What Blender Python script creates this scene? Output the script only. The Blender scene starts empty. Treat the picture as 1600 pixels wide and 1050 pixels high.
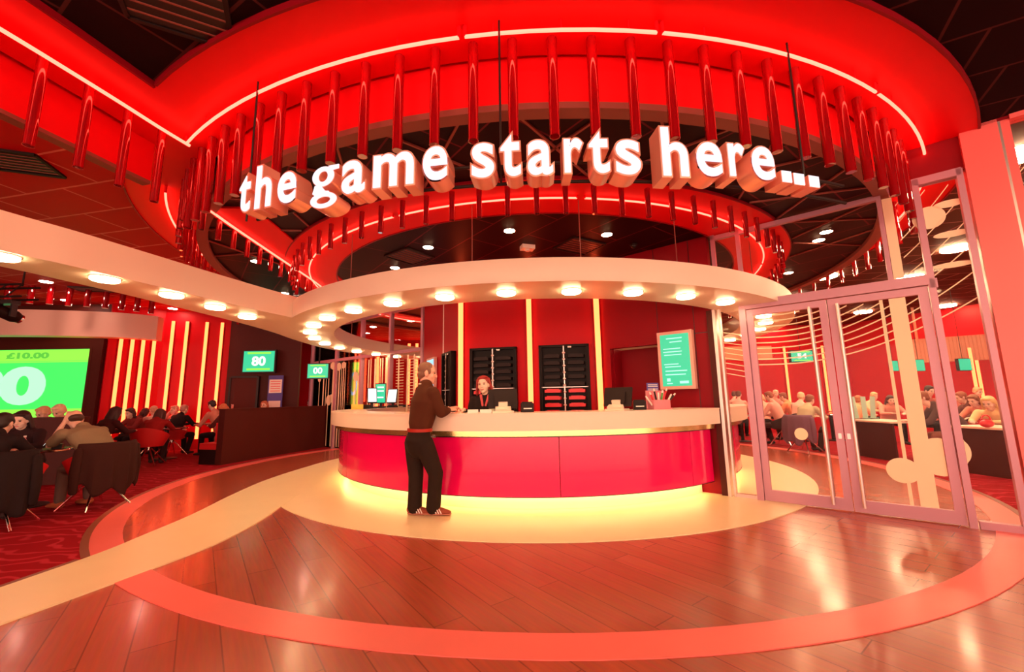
import bpy, bmesh, math, random
from math import sin, cos, pi, radians, atan, atan2, sqrt
from mathutils import Vector, Matrix
random.seed(7)
SC = bpy.context.scene
COL = SC.collection
# ------------------------------------------------------------------ camera, world, exposure
EYE = Vector((0, 0, 1.32)); FPX = 643.0
PIT = atan((622.28 - 525) / FPX); ROL = radians(-0.946)
camd = bpy.data.cameras.new('camera'); camd.lens = FPX / 1600 * 36; camd.sensor_width = 36; camd.clip_end = 200
cam = bpy.data.objects.new('camera', camd); COL.objects.link(cam)
cam.matrix_world = Matrix.Translation(EYE) @ Matrix.Rotation(pi / 2 + PIT, 4, 'X') @ Matrix.Rotation(ROL, 4, 'Z')
SC.camera = cam
SC.view_settings.view_transform = 'Standard'; SC.view_settings.look = 'None'
SC.view_settings.gamma = 1; SC.view_settings.use_curve_mapping = False
SC.view_settings.exposure = 0.22
W = bpy.data.worlds.new('world'); SC.world = W; W.use_nodes = True
W.node_tree.nodes['Background'].inputs[0].default_value = (1.0, 0.58, 0.41, 1)
W.node_tree.nodes['Background'].inputs[1].default_value = 5.2
# light levels of the fittings, real and added
NEON = (10.0, 0.56, 0.34); STRIP = (8.0, 0.66, 0.17)
CAN_LIGHT = (30.0, 19.0, 9.5); HALL_LIGHT = (95.0, 56.0, 30.0); LED = (10.0, 6.4, 2.2)

def s2l(c):
    return c / 12.92 if c <= 0.04045 else ((c + 0.055) / 1.055) ** 2.4
def rgb(r, g, b):
    return (s2l(r / 255), s2l(g / 255), s2l(b / 255))
def ray(px, py):
    x = (px - 800) / FPX; y = -(py - 525) / FPX
    c, s = cos(ROL), sin(ROL); x, y = c * x - s * y, s * x + c * y
    c, s = cos(PIT), sin(PIT)
    return Vector((x, c - s * y, s + c * y))
def at_z(px, py, z):
    r = ray(px, py); return EYE + r * ((z - EYE.z) / r.z)
def at_y(px, py, Y):
    r = ray(px, py); return EYE + r * (Y / r.y)
CX, CY = 0.428, 8.664          # centre of the rotunda
def pol(R, deg, z=0.0):        # deg 0 faces the entrance, positive to the right
    a = radians(deg); return Vector((CX + R * sin(a), CY - R * cos(a), z))
def at_r(px, py, R):
    r = ray(px, py); a = r.x ** 2 + r.y ** 2; b = -2 * (r.x * CX + r.y * CY); c = CX ** 2 + CY ** 2 - R * R
    return EYE + r * ((-b - sqrt(max(b * b - 4 * a * c, 0))) / (2 * a))
WO = Vector((3.1, 5.45, 0)); WD = Vector((0.756, -0.6545, 0)); WN = Vector((-0.6545, -0.756, 0))
def wp(s, z, off=0.0):         # a point on the glazed front partition; off is towards the entrance
    p = WO + WD * s + WN * off; return Vector((p.x, p.y, z))
WROT = atan2(WD.y, WD.x)

# ------------------------------------------------------------------ materials
def nmat(name):
    m = bpy.data.materials.new(name); m.use_nodes = True
    return m, m.node_tree, m.node_tree.nodes['Principled BSDF']
def mat(name, col, rough=0.5, metal=0.0, emit=None, es=1.0, coat=0.0, noise=0.0, nscale=20.0, trans=0.0, spec=0.5):
    m, nt, b = nmat(name)
    b.inputs['Base Color'].default_value = (*col, 1); b.inputs['Roughness'].default_value = rough
    b.inputs['Metallic'].default_value = metal; b.inputs['Coat Weight'].default_value = coat
    b.inputs['Coat Roughness'].default_value = 0.06; b.inputs['Specular IOR Level'].default_value = spec
    if trans: b.inputs['Transmission Weight'].default_value = trans
    if emit:
        b.inputs['Emission Color'].default_value = (*emit, 1); b.inputs['Emission Strength'].default_value = es
    if noise:
        tc = nt.nodes.new('ShaderNodeTexCoord'); n = nt.nodes.new('ShaderNodeTexNoise'); n.inputs['Scale'].default_value = nscale
        n.inputs['Detail'].default_value = 4
        nt.links.new(tc.outputs['Object'], n.inputs['Vector'])
        mx = nt.nodes.new('ShaderNodeMix'); mx.data_type = 'RGBA'
        mx.inputs[6].default_value = (*[c * (1 - noise) for c in col], 1); mx.inputs[7].default_value = (*[min(1, c * (1 + noise)) for c in col], 1)
        nt.links.new(n.outputs['Fac'], mx.inputs[0]); nt.links.new(mx.outputs[2], b.inputs['Base Color'])
    return m
def glow(name, e, col=(0.03, 0.03, 0.03)):
    mx = max(e); return mat(name, col, 0.4, emit=tuple(c / mx for c in e), es=mx)
def glassmat(name, tint=(0.97, 0.95, 0.95), refl=0.07):
    m, nt, b = nmat(name); nt.nodes.remove(b)
    out = nt.nodes['Material Output']; t = nt.nodes.new('ShaderNodeBsdfTransparent'); g = nt.nodes.new('ShaderNodeBsdfGlossy')
    t.inputs[0].default_value = (*tint, 1); g.inputs['Roughness'].default_value = 0.02
    lw = nt.nodes.new('ShaderNodeFresnel'); lw.inputs[0].default_value = 1.16
    mx = nt.nodes.new('ShaderNodeMixShader')
    nt.links.new(lw.outputs[0], mx.inputs[0]); nt.links.new(t.outputs[0], mx.inputs[1]); nt.links.new(g.outputs[0], mx.inputs[2])
    nt.links.new(mx.outputs[0], out.inputs[0]); return m
def plankmat(name, c1, c2, gap, bw, bh, rot, rough, coat=0.0, mortar=0.008, grain=0.35, bump=0.0):
    m, nt, b = nmat(name)
    tc = nt.nodes.new('ShaderNodeTexCoord'); mp = nt.nodes.new('ShaderNodeMapping'); br = nt.nodes.new('ShaderNodeTexBrick')
    mp.inputs['Rotation'].default_value = (0, 0, radians(rot)); nt.links.new(tc.outputs['Object'], mp.inputs[0]); nt.links.new(mp.outputs[0], br.inputs[0])
    br.inputs['Color1'].default_value = (*c1, 1); br.inputs['Color2'].default_value = (*c2, 1); br.inputs['Mortar'].default_value = (*gap, 1)
    br.inputs['Scale'].default_value = 1; br.inputs['Brick Width'].default_value = bw; br.inputs['Row Height'].default_value = bh
    br.inputs['Mortar Size'].default_value = mortar; br.inputs['Mortar Smooth'].default_value = 0.1
    n = nt.nodes.new('ShaderNodeTexNoise'); n.inputs['Scale'].default_value = 3; n.inputs['Detail'].default_value = 6
    m2 = nt.nodes.new('ShaderNodeMapping'); m2.inputs['Scale'].default_value = (1, 14, 1); nt.links.new(mp.outputs[0], m2.inputs[0]); nt.links.new(m2.outputs[0], n.inputs[0])
    mx = nt.nodes.new('ShaderNodeMix'); mx.data_type = 'RGBA'; mx.blend_type = 'MULTIPLY'; mx.inputs[0].default_value = grain
    nt.links.new(br.outputs[0], mx.inputs[6]); nt.links.new(n.outputs['Color'], mx.inputs[7])
    nt.links.new(mx.outputs[2], b.inputs['Base Color']); b.inputs['Roughness'].default_value = rough; b.inputs['Coat Weight'].default_value = coat
    b.inputs['Coat Roughness'].default_value = 0.12
    if 'tile' in name: b.inputs['Specular IOR Level'].default_value = 0.1
    return m
M = {}
M['wood'] = plankmat('mahogany_planks', (0.46, 0.090, 0.045), (0.54, 0.115, 0.06), (0.28, 0.06, 0.035), 1.6, 0.2, 53, 0.27, 0.2, 0.004, 0.45)
M['cream_floor'] = mat('cream_floor_vinyl', (0.90, 0.76, 0.48), 0.32, noise=0.04, nscale=3)
M['pink_floor'] = mat('pink_floor_vinyl', (0.88, 0.17, 0.16), 0.35, noise=0.05, nscale=3)
M['brown_trim'] = mat('brown_floor_trim', (0.25, 0.08, 0.05), 0.4)
def carpetmat():
    m, nt, b = nmat('red_swirl_carpet')
    tc = nt.nodes.new('ShaderNodeTexCoord'); w = nt.nodes.new('ShaderNodeTexWave'); w.wave_type = 'RINGS'
    w.inputs['Scale'].default_value = 1.6; w.inputs['Distortion'].default_value = 16; w.inputs['Detail'].default_value = 2
    nt.links.new(tc.outputs['Object'], w.inputs[0])
    r = nt.nodes.new('ShaderNodeValToRGB'); r.color_ramp.elements[0].position = 0.80; r.color_ramp.elements[0].color = (0.27, 0.005, 0.012, 1)
    r.color_ramp.elements[1].position = 0.95; r.color_ramp.elements[1].color = (0.42, 0.022, 0.04, 1)
    nt.links.new(w.outputs['Fac'], r.inputs[0]); nt.links.new(r.outputs[0], b.inputs['Base Color'])
    b.inputs['Roughness'].default_value = 0.95; b.inputs['Specular IOR Level'].default_value = 0.1
    return m
M['carpet'] = carpetmat()
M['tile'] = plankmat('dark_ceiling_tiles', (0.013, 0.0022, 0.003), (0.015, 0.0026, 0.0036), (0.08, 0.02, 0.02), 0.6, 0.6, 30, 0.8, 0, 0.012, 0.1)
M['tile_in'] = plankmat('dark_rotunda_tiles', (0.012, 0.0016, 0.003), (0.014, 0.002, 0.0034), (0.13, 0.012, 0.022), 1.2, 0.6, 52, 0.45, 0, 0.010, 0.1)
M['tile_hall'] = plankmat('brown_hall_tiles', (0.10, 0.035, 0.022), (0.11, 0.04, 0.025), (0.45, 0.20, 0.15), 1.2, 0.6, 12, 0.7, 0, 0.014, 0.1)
M['tile_red_light'] = plankmat('hall_tiles_painted_red_light', (0.50, 0.004, 0.008), (0.54, 0.005, 0.009), (0.75, 0.20, 0.16), 1.2, 0.6, 12, 0.6, 0, 0.014, 0.1)  # red neon light on the left hall tiles is put into their colour
M['red_paint'] = mat('red_satin_paint', (0.80, 0.003, 0.008), 0.45, spec=0.2)
M['red_wall'] = mat('dark_red_laminate', (0.24, 0.003, 0.010), 0.42, spec=0.15)
M['red_panel'] = mat('red_wall_panel', (0.46, 0.002, 0.009), 0.42, spec=0.15)
M['tan_trim'] = mat('tan_edge_trim', (0.25, 0.06, 0.045), 0.5)
M['neon'] = glow('red_neon', NEON); M['strip'] = glow('warm_light_strip', STRIP)
M['tube'] = mat('red_acrylic_tube', (0.30, 0.001, 0.004), 0.05, coat=1.0)
M['tube'].node_tree.nodes['Principled BSDF'].inputs['Coat IOR'].default_value = 2.2; M['tube'].node_tree.nodes['Principled BSDF'].inputs['Coat Roughness'].default_value = 0.02
M['canopy'] = mat('cream_canopy_paint', (0.88, 0.72, 0.58), 0.38)
M['can_light'] = glow('canopy_lamp_diffuser', CAN_LIGHT); M['left_light'] = glow('left_hall_lamp_diffuser', (120.0, 62.0, 46.0)); M['hall_light'] = glow('hall_lamp_diffuser', HALL_LIGHT)
M['white_metal'] = mat('white_metal', (0.85, 0.78, 0.72), 0.35)
M['chrome'] = mat('chrome', (0.85, 0.8, 0.78), 0.15, 1.0)
M['steel'] = mat('brushed_steel', (0.72, 0.60, 0.58), 0.32, 0.85)
M['frame'] = mat('pink_grey_aluminium', (0.52, 0.27, 0.36), 0.35, 0.2)
M['post'] = mat('salmon_gloss_post', (0.92, 0.17, 0.17), 0.3)
M['glass'] = glassmat('clear_glass')
M['decal'] = mat('cream_vinyl_decal', (0.95, 0.80, 0.55), 0.6, emit=(1, .7, .4), es=0.0)
M['magenta'] = mat('glossy_crimson_counter_panel', (0.85, 0.004, 0.125), 0.16, coat=0.6)
M['counter'] = mat('cream_counter_laminate', (0.90, 0.74, 0.60), 0.3)
M['gold'] = mat('gold_strip', (0.95, 0.72, 0.30), 0.22, 0.9)
M['black'] = mat('black_plastic', (0.008, 0.004, 0.004), 0.4)
M['cab_black'] = mat('black_cabinet_metal', (0.004, 0.0015, 0.0015), 0.5, spec=0.2)
M['dark_grey'] = mat('dark_grey_plastic', (0.012, 0.004, 0.004), 0.55, spec=0.3)
M['led'] = glow('yellow_led_strip', LED)
M['letter_face'] = glow('white_letter_face', (0.98, 0.88, 1.0)); M['letter_side'] = mat('polished_letter_return', (0.95, 0.46, 0.34), 0.25, 0.4)
M['brown_wall'] = mat('dark_brown_laminate', (0.07, 0.009, 0.006), 0.55, spec=0.25)
M['screen_green'] = glow('green_screen', (0.05, 1.0, 0.12)); M['screen_teal'] = glow('teal_screen', (0.0, 0.62, 0.30))
M['screen_white'] = glow('white_screen', (1.0, 1.0, 0.95)); M['screen_cyan'] = glow('cyan_screen_text', (0.45, 1.0, 0.8))
M['screen_lime'] = glow('lime_screen_band', (0.30, 1.0, 0.07)); M['screen_blue'] = glow('blue_screen', (0.30, 0.75, 1.0))
M['screen_olive'] = glow('olive_screen', (0.42, 0.62, 0.05)); M['screen_grey'] = glow('grey_screen_text', (0.10, 0.55, 0.05))
M['red_seat'] = mat('red_upholstery', (0.62, 0.012, 0.016), 0.6); M['table'] = mat('dark_table_top', (0.04, 0.015, 0.015), 0.25)
M['paper'] = mat('white_paper', (0.9, 0.85, 0.8), 0.7); M['pink_acrylic'] = mat('pink_acrylic', (0.95, 0.35, 0.42), 0.15, trans=0.3)
M['blue_card'] = mat('blue_card', (0.08, 0.07, 0.35), 0.5); M['yellow'] = mat('yellow_card', (0.9, 0.6, 0.08), 0.5)
M['tray_red'] = mat('red_tray', (0.75, 0.015, 0.03), 0.35, emit=(1, 0.0, 0.03), es=0.0)
M['rod'] = mat('dark_rod', (0.02, 0.012, 0.012), 0.4); M['skin'] = mat('skin', (0.80, 0.50, 0.38), 0.5); M['eye'] = mat('dark_eye', (0.03, 0.015, 0.012), 0.3)
M['lip'] = mat('lips', (0.62, 0.17, 0.15), 0.4)

# ------------------------------------------------------------------ object helpers
def each(name, mbs, m, parent, smooth=0.6, world=False):   # one child per piece
    return [obj(name, b, m, parent, smooth, world) for b in mbs]
def setp(o, label=None, cat=None, group=None, kind=None):
    if label: o['label'] = label
    if cat: o['category'] = cat
    if group: o['group'] = group
    if kind: o['kind'] = kind
    return o
def wmat(o):
    m = Matrix.Translation(o.location) @ o.rotation_euler.to_matrix().to_4x4()
    return wmat(o.parent) @ m if o.parent else m
def thing(name, label=None, cat=None, loc=(0, 0, 0), rot=0.0, group=None, kind=None, parent=None):
    o = bpy.data.objects.new(name, None); COL.objects.link(o); o.location = loc; o.rotation_euler = (0, 0, rot); o.empty_display_size = 0.1
    if parent: o.parent = parent
    return setp(o, label, cat, group, kind)
class MB:
    def __init__(self): self.bm = bmesh.new()
    def box(self, c, s, rot=0.0, m=None):
        r = bmesh.ops.create_cube(self.bm, size=1)
        T = Matrix.Translation(Vector(c)) @ (m if m is not None else Matrix.Rotation(rot, 4, 'Z')) @ Matrix.Diagonal((s[0], s[1], s[2], 1))
        bmesh.ops.transform(self.bm, matrix=T, verts=r['verts']); return self
    def obox(self, p0, p1, th, z0, z1):            # upright slab between two plan points
        p0 = Vector(p0); p1 = Vector(p1); d = p1 - p0; L = sqrt(d.x ** 2 + d.y ** 2)
        return self.box(((p0.x + p1.x) / 2, (p0.y + p1.y) / 2, (z0 + z1) / 2), (L, th, z1 - z0), atan2(d.y, d.x))
    def cyl(self, p0, p1, r0, r1=None, n=16, caps=True):
        p0 = Vector(p0); p1 = Vector(p1); d = p1 - p0; r1 = r0 if r1 is None else r1
        q = d.to_track_quat('Z', 'Y').to_matrix()
        a = []; b = []
        for i in range(n):
            t = 2 * pi * i / n; v = Vector((cos(t), sin(t), 0))
            a.append(self.bm.verts.new(p0 + q @ (v * r0))); b.append(self.bm.verts.new(p1 + q @ (v * r1)))
        for i in range(n): self.bm.faces.new((a[i], a[(i + 1) % n], b[(i + 1) % n], b[i]))
        if caps: self.bm.faces.new(a[::-1]); self.bm.faces.new(b)
        return self
    def tube(self, pts, r, n=8, closed=False):
        pts = [Vector(p) for p in pts]; rings = []; N = len(pts)
        for i, p in enumerate(pts):
            if closed: d = pts[(i + 1) % N] - pts[i - 1]
            else: d = pts[min(i + 1, N - 1)] - pts[max(i - 1, 0)]
            d.normalize(); up = Vector((0, 0, 1)) if abs(d.z) < 0.9 else Vector((1, 0, 0))
            a = d.cross(up).normalized(); b = a.cross(d)
            rings.append([self.bm.verts.new(p + a * (r * cos(2 * pi * k / n)) + b * (r * sin(2 * pi * k / n))) for k in range(n)])
        for i in range(N if closed else N - 1):
            A = rings[i]; B = rings[(i + 1) % N]
            for k in range(n): self.bm.faces.new((A[k], A[(k + 1) % n], B[(k + 1) % n], B[k]))
        if not closed: self.bm.faces.new(rings[0][::-1]); self.bm.faces.new(rings[-1])
        return self
    def ann(self, R0, R1, z0, z1, a0=-180, a1=180, n=None):   # solid ring about the rotunda's centre
        full = a1 - a0 >= 359.9; n = n or max(8, int((a1 - a0) / 2.5)); P = []
        for i in range(n if full else n + 1):
            a = a0 + (a1 - a0) * i / n
            P.append([self.bm.verts.new(pol(R, a, z)) for R, z in ((R0, z0), (R1, z0), (R1, z1), (R0, z1))])
        for i in range(n):
            A = P[i]; B = P[(i + 1) % len(P)]
            for k in range(4): self.bm.faces.new((A[k], A[(k + 1) % 4], B[(k + 1) % 4], B[k]))
        if not full: self.bm.faces.new(P[0][::-1]); self.bm.faces.new(P[-1])
        return self
    def prism(self, poly, z0, z1):
        a = [self.bm.verts.new((p[0], p[1], z0)) for p in poly]; b = [self.bm.verts.new((p[0], p[1], z1)) for p in poly]; n = len(poly)
        for i in range(n): self.bm.faces.new((a[i], a[(i + 1) % n], b[(i + 1) % n], b[i]))
        from mathutils.geometry import tessellate_polygon
        for t in tessellate_polygon([[Vector((q[0], q[1], 0)) for q in poly]]):
            for vs in (a, b):
                try: self.bm.faces.new([vs[k] for k in t])
                except ValueError: pass
        return self
    def lathe(self, prof, c=(0, 0, 0), n=24):
        c = Vector(c); rings = [[self.bm.verts.new(c + Vector((r * cos(2 * pi * k / n), r * sin(2 * pi * k / n), z))) for k in range(n)] for r, z in prof]
        for A, B in zip(rings, rings[1:]):
            for k in range(n): self.bm.faces.new((A[k], A[(k + 1) % n], B[(k + 1) % n], B[k]))
        if prof[0][0] > 1e-5: self.bm.faces.new(rings[0][::-1])
        if prof[-1][0] > 1e-5: self.bm.faces.new(rings[-1])
        return self
    def ell(self, c, r, m=None, u=16, v=10):
        g = bmesh.ops.create_uvsphere(self.bm, u_segments=u, v_segments=v, radius=1)
        T = Matrix.Translation(Vector(c)) @ (m if m is not None else Matrix()) @ Matrix.Diagonal((r[0], r[1], r[2], 1))
        bmesh.ops.transform(self.bm, matrix=T, verts=g['verts']); return self
    def limb(self, nodes, side=(1, 0, 0), n=14, cap=True):   # nodes: (point, radius_side, radius_other)
        side = Vector(side); pts = [Vector(a[0]) for a in nodes]; rings = []
        # round the ends with extra rings
        ext = []
        for i, (p, rx, ry) in enumerate(nodes): ext.append((Vector(p), rx, ry))
        d0 = (pts[0] - pts[1]).normalized(); d1 = (pts[-1] - pts[-2]).normalized()
        r0 = min(nodes[0][1], nodes[0][2]); r1 = min(nodes[-1][1], nodes[-1][2])
        if cap: ext = [(pts[0] + d0 * r0 * 0.9, nodes[0][1] * .35, nodes[0][2] * .35), (pts[0] + d0 * r0 * 0.6, nodes[0][1] * .75, nodes[0][2] * .75)] + ext + \
              [(pts[-1] + d1 * r1 * 0.6, nodes[-1][1] * .75, nodes[-1][2] * .75), (pts[-1] + d1 * r1 * 0.9, nodes[-1][1] * .35, nodes[-1][2] * .35)]
        N = len(ext)
        for i, (p, rx, ry) in enumerate(ext):
            d = (ext[min(i + 1, N - 1)][0] - ext[max(i - 1, 0)][0]).normalized()
            a = (side - d * side.dot(d))
            if a.length < 0.05: a = Vector((0, 1, 0)) - d * d.y
            a.normalize(); b = d.cross(a)
            rings.append([self.bm.verts.new(p + a * (rx * cos(2 * pi * k / n)) + b * (ry * sin(2 * pi * k / n))) for k in range(n)])
        for A, B in zip(rings, rings[1:]):
            for k in range(n): self.bm.faces.new((A[k], A[(k + 1) % n], B[(k + 1) % n], B[k]))
        self.bm.faces.new(rings[0][::-1]); self.bm.faces.new(rings[-1]); return self
    def mesh(self, name):
        bmesh.ops.recalc_face_normals(self.bm, faces=self.bm.faces[:])
        me = bpy.data.meshes.new(name); self.bm.to_mesh(me); self.bm.free(); return me
def obj(name, mb, m, parent=None, smooth=0.6, world=False, loc=None, rot=0.0):
    me = mb.mesh(name) if isinstance(mb, MB) else mb
    o = bpy.data.objects.new(name, me); COL.objects.link(o)
    for mm in (m if isinstance(m, (list, tuple)) else [m]): me.materials.append(M[mm] if isinstance(mm, str) else mm)
    if parent:
        if world: me.transform(wmat(parent).inverted())
        o.parent = parent
    if loc is not None: o.location = loc
    o.rotation_euler = (0, 0, rot)
    if smooth: me.shade_smooth(); me.set_sharp_from_angle(angle=smooth)
    return o
def struct(name, mb, m, label=None, smooth=0.6, parent=None, world=False):
    o = obj(name, mb, m, parent, smooth, world); 
    if not parent: o['kind'] = 'structure'
    if label: o['label'] = label
    return o
def dup(root, loc, rot=0.0, label=None, group=None):
    r = root.copy(); COL.objects.link(r); r.location = loc; r.rotation_euler = (0, 0, rot)
    if label: r['label'] = label
    if group: r['group'] = group
    for ch in list(root.children):
        c = ch.copy(); COL.objects.link(c); c.parent = r
        for g in list(ch.children):
            k = g.copy(); COL.objects.link(k); k.parent = c
    return r
def baked(mb, vox, it=4, fac=0.5):
    me = mb.mesh('tmp'); o = bpy.data.objects.new('tmp', me); COL.objects.link(o)
    r = o.modifiers.new('r', 'REMESH'); r.mode = 'VOXEL'; r.voxel_size = vox
    if it: s = o.modifiers.new('s', 'SMOOTH'); s.factor = fac; s.iterations = it
    dg = bpy.context.evaluated_depsgraph_get(); dg.update()
    me2 = bpy.data.meshes.new_from_object(o.evaluated_get(dg)); bpy.data.objects.remove(o); bpy.data.meshes.remove(me); return me2
def text_mesh(body, size=1.0, extrude=0.0, offset=0.0, align='CENTER', res=6):
    c = bpy.data.curves.new('t', 'FONT'); c.body = body; c.size = size; c.extrude = extrude; c.offset = offset; c.align_x = align; c.resolution_u = res
    o = bpy.data.objects.new('t', c); COL.objects.link(o)
    dg = bpy.context.evaluated_depsgraph_get(); dg.update()
    me = bpy.data.meshes.new_from_object(o.evaluated_get(dg)); bpy.data.objects.remove(o); bpy.data.curves.remove(c)
    return me
def bbox(me):
    xs = [v.co.x for v in me.vertices]; ys = [v.co.y for v in me.vertices]
    return min(xs), max(xs), min(ys), max(ys)
def fit_text(body, w, h, depth=0.004, offset=0.0):
    """text standing in the local XZ plane, centred, reading towards -Y, fitted to w x h"""
    me = text_mesh(body, 1.0, 0.0, offset); x0, x1, y0, y1 = bbox(me)
    sx = w / (x1 - x0); sy = h / (y1 - y0)
    me.transform(Matrix(((sx, 0, 0, -sx * (x0 + x1) / 2), (0, 0, -1, 0), (0, sy, 0, -sy * (y0 + y1) / 2), (0, 0, 0, 1))))
    return me
# ================================================================== SETTING
def v2(p): return (p[0], p[1])
def offset_line(pts, d):                   # offset a plan polyline to its right by d
    out = []
    for i, p in enumerate(pts):
        a = Vector(pts[max(i - 1, 0)]).to_2d(); b = Vector(pts[min(i + 1, len(pts) - 1)]).to_2d(); t = (b - a).normalized()
        out.append((p[0] + t.y * d, p[1] - t.x * d))
    return out
def resample(pts, step):
    pts = [Vector((p[0], p[1], p[2] if len(p) > 2 else 0)) for p in pts]; out = [pts[0].copy()]; acc = 0.0
    for a, b in zip(pts, pts[1:]):
        L = (b - a).length; t = step - acc
        while t <= L: out.append(a.lerp(b, t / L)); t += step
        acc = L - (t - step)
    return out
def smooth_line(pts, n=4):
    out = []
    for i in range(len(pts) - 1):
        p0, p1, p2, p3 = [Vector(pts[min(max(k, 0), len(pts) - 1)]) for k in (i - 1, i, i + 1, i + 2)]
        for j in range(n):
            t = j / n
            out.append(tuple(0.5 * ((2 * p1) + (p2 - p0) * t + (2 * p0 - 5 * p1 + 4 * p2 - p3) * t * t + (3 * p1 - p0 - 3 * p2 + p3) * t ** 3)))
    out.append(tuple(pts[-1])); return out
# ---- floor
struct('floor', MB().box((0, 7, -0.05), (44, 34, 0.1)), 'wood', 'dark red mahogany plank floor')
path_up = smooth_line([(-5.2, -3.0), (-4.6, -0.5), (-4.1, 1.3), (-3.86, 2.5), (-3.78, 3.25), (-3.73, 3.93), (-3.77, 4.4), (-3.86, 5.18), (-4.05, 6.06), (-4.22, 7.09), (-4.25, 7.9), (-4.22, 8.66)])
path_lo = smooth_line([(-4.5, -3.0), (-3.95, -0.5), (-3.5, 1.3), (-3.22, 2.4), (-3.15, 2.73), (-2.99, 3.33), (-2.88, 3.8), (-2.82, 4.23), (-2.86, 4.87), (-2.99, 5.57), (-3.1, 6.2)])
arc = [v2(pol(6.40, a)) for a in range(-41, -360 + 43, -3)]
wall_far = [v2(wp(2.35, 0)), v2(wp(9, 0))]
i0 = min(range(len(path_up)), key=lambda i: (Vector(path_up[i]) - Vector(arc[0])).length)
carpet = [p for p in path_up[:i0]] + arc + wall_far + [(16, 0), (20, 0), (20, 22), (-20, 22), (-20, -3)]
struct('floor_carpet', MB().prism(carpet, -0.01, 0.004), 'carpet', 'deep red carpet with a swirl pattern')
struct('floor_ring', MB().ann(6.12, 6.36, -0.01, 0.006), 'pink_floor', 'pink ring let into the plank floor')
mb = MB().ann(6.36, 6.42, -0.01, 0.008, -41, -180).ann(6.36, 6.42, -0.01, 0.008, -180, -317) if False else MB().ann(6.36, 6.42, -0.01, 0.008, -180, -41).ann(6.36, 6.42, -0.01, 0.008, 50, 180)
pu = [p for p in path_up[:i0 + 1]]; ou = offset_line(pu, -0.06)
mb.prism(pu + ou[::-1], -0.01, 0.009)
struct('trim_floor', mb, 'brown_trim')
mb = MB().prism([v2(pol(4.65, a)) for a in range(0, 360, 3)], -0.01, 0.010)
mb.prism(path_lo + path_up[::-1], -0.01, 0.012)
struct('floor_path', mb, 'cream_floor', 'cream floor disc and its curving path')
# ---- ceilings
ZC = 4.03
tail1 = smooth_line([(-4.9, -1.5), (-4.45, -0.3), (-4.0, 0.9), (-3.68, 1.8), (-3.5, 2.49), (-3.42, 2.85), (-3.35, 3.2), (-3.29, 3.55), (-3.23, 3.82)])
tail1_panel = offset_line(tail1, -0.46)
foyer = tail1_panel + [v2(pol(6.0, a)) for a in range(-40, 44, 3)] + [v2(wp(2.2, 0)), v2(wp(11, 0)), (10, -2.6), (-6, -2.6)]
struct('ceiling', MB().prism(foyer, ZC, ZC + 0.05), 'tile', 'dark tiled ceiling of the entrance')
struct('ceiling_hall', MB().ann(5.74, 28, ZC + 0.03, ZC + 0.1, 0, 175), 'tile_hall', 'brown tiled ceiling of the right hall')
struct('ceiling_hall_left', MB().ann(5.74, 28, ZC + 0.03, ZC + 0.1, -185, 0), 'tile_red_light', 'tiled ceiling of the left hall with red neon light painted in')
struct('ceiling_rotunda', MB().prism([v2(pol(5.74, a)) for a in range(0, 360, 3)], 3.60, 3.66), 'tile_in', 'dark lower ceiling inside the red rings')
struct('ceiling_ring', MB().ann(5.79, 6.5, 3.99, ZC + 0.02), 'red_paint', 'red soffit ring under the dark ceiling')
t1e = offset_line(tail1, 0.34); t1b = offset_line(tail1, -0.40)
struct('ceiling_tail', MB().prism(t1e + t1b[::-1], 3.991, ZC + 0.02), 'red_paint', 'red soffit tail curving away from the ring')
mb = MB().ann(6.5, 6.52, 3.975, ZC + 0.01, -31.5, 180).ann(6.5, 6.52, 3.975, ZC + 0.01, -180, -52)
tq = [p for p in t1e if (p[0] - CX) ** 2 + (p[1] - CY) ** 2 > 6.49 ** 2]
mb.prism(tq + offset_line(tq, 0.02)[::-1], 3.975, ZC + 0.01)
struct('trim_1', mb, 'red_wall')
mb = MB().ann(5.72, 5.76, 3.58, ZC + 0.1, -38.5, 180).ann(5.72, 5.76, 3.58, ZC + 0.1, -180, -50)
mb.prism(tail1_panel + offset_line(tail1_panel, -0.04)[::-1], 3.58, ZC + 0.03)
struct('wall_drop', mb, 'red_paint', 'red drop panel behind the hanging tubes')
struct('wall_drop_infill', MB().ann(5.72, 5.758, 3.58, ZC + 0.1, -50, -38.5), 'rod')  # black infill added to stop stray world light and darken the gap
mb = MB().ann(5.64, 5.765, 3.545, 3.60)
mb.prism(offset_line(tail1_panel, 0.005) + offset_line(tail1_panel, -0.1)[::-1], 3.545, 3.58)
struct('trim_2', mb, 'tan_trim')
# lower ring
tail2 = smooth_line([(-3.50, 4.52), (-3.54, 4.93), (-3.58, 5.56), (-3.62, 6.23), (-3.67, 7.16), (-3.71, 7.67), (-3.78, 8.2)])
struct('ceiling_ring_2', MB().ann(3.88, 4.67, 3.575, 3.61), 'red_paint', 'lower red soffit ring over the counter')
struct('ceiling_tail_2', MB().prism(offset_line(tail2, 0.5) + offset_line(tail2, -0.10)[::-1], 3.576, 3.61), 'red_paint', 'lower red soffit tail')
struct('trim_3', MB().ann(3.86, 3.88, 3.565, 3.6).ann(4.67, 4.685, 3.568, 3.6), 'red_wall')
# faint T-bars crossing the lower ceiling between the rings
mb = MB()
for a in range(-60, 61, 12):
    for sgn in (-1, 1):
        mb.box(pol(5.18, a, 3.592), (1.25, 0.022, 0.02), radians(a) + radians(90 + 38 * sgn))
struct('trim_4', mb, 'tan_trim')

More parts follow.
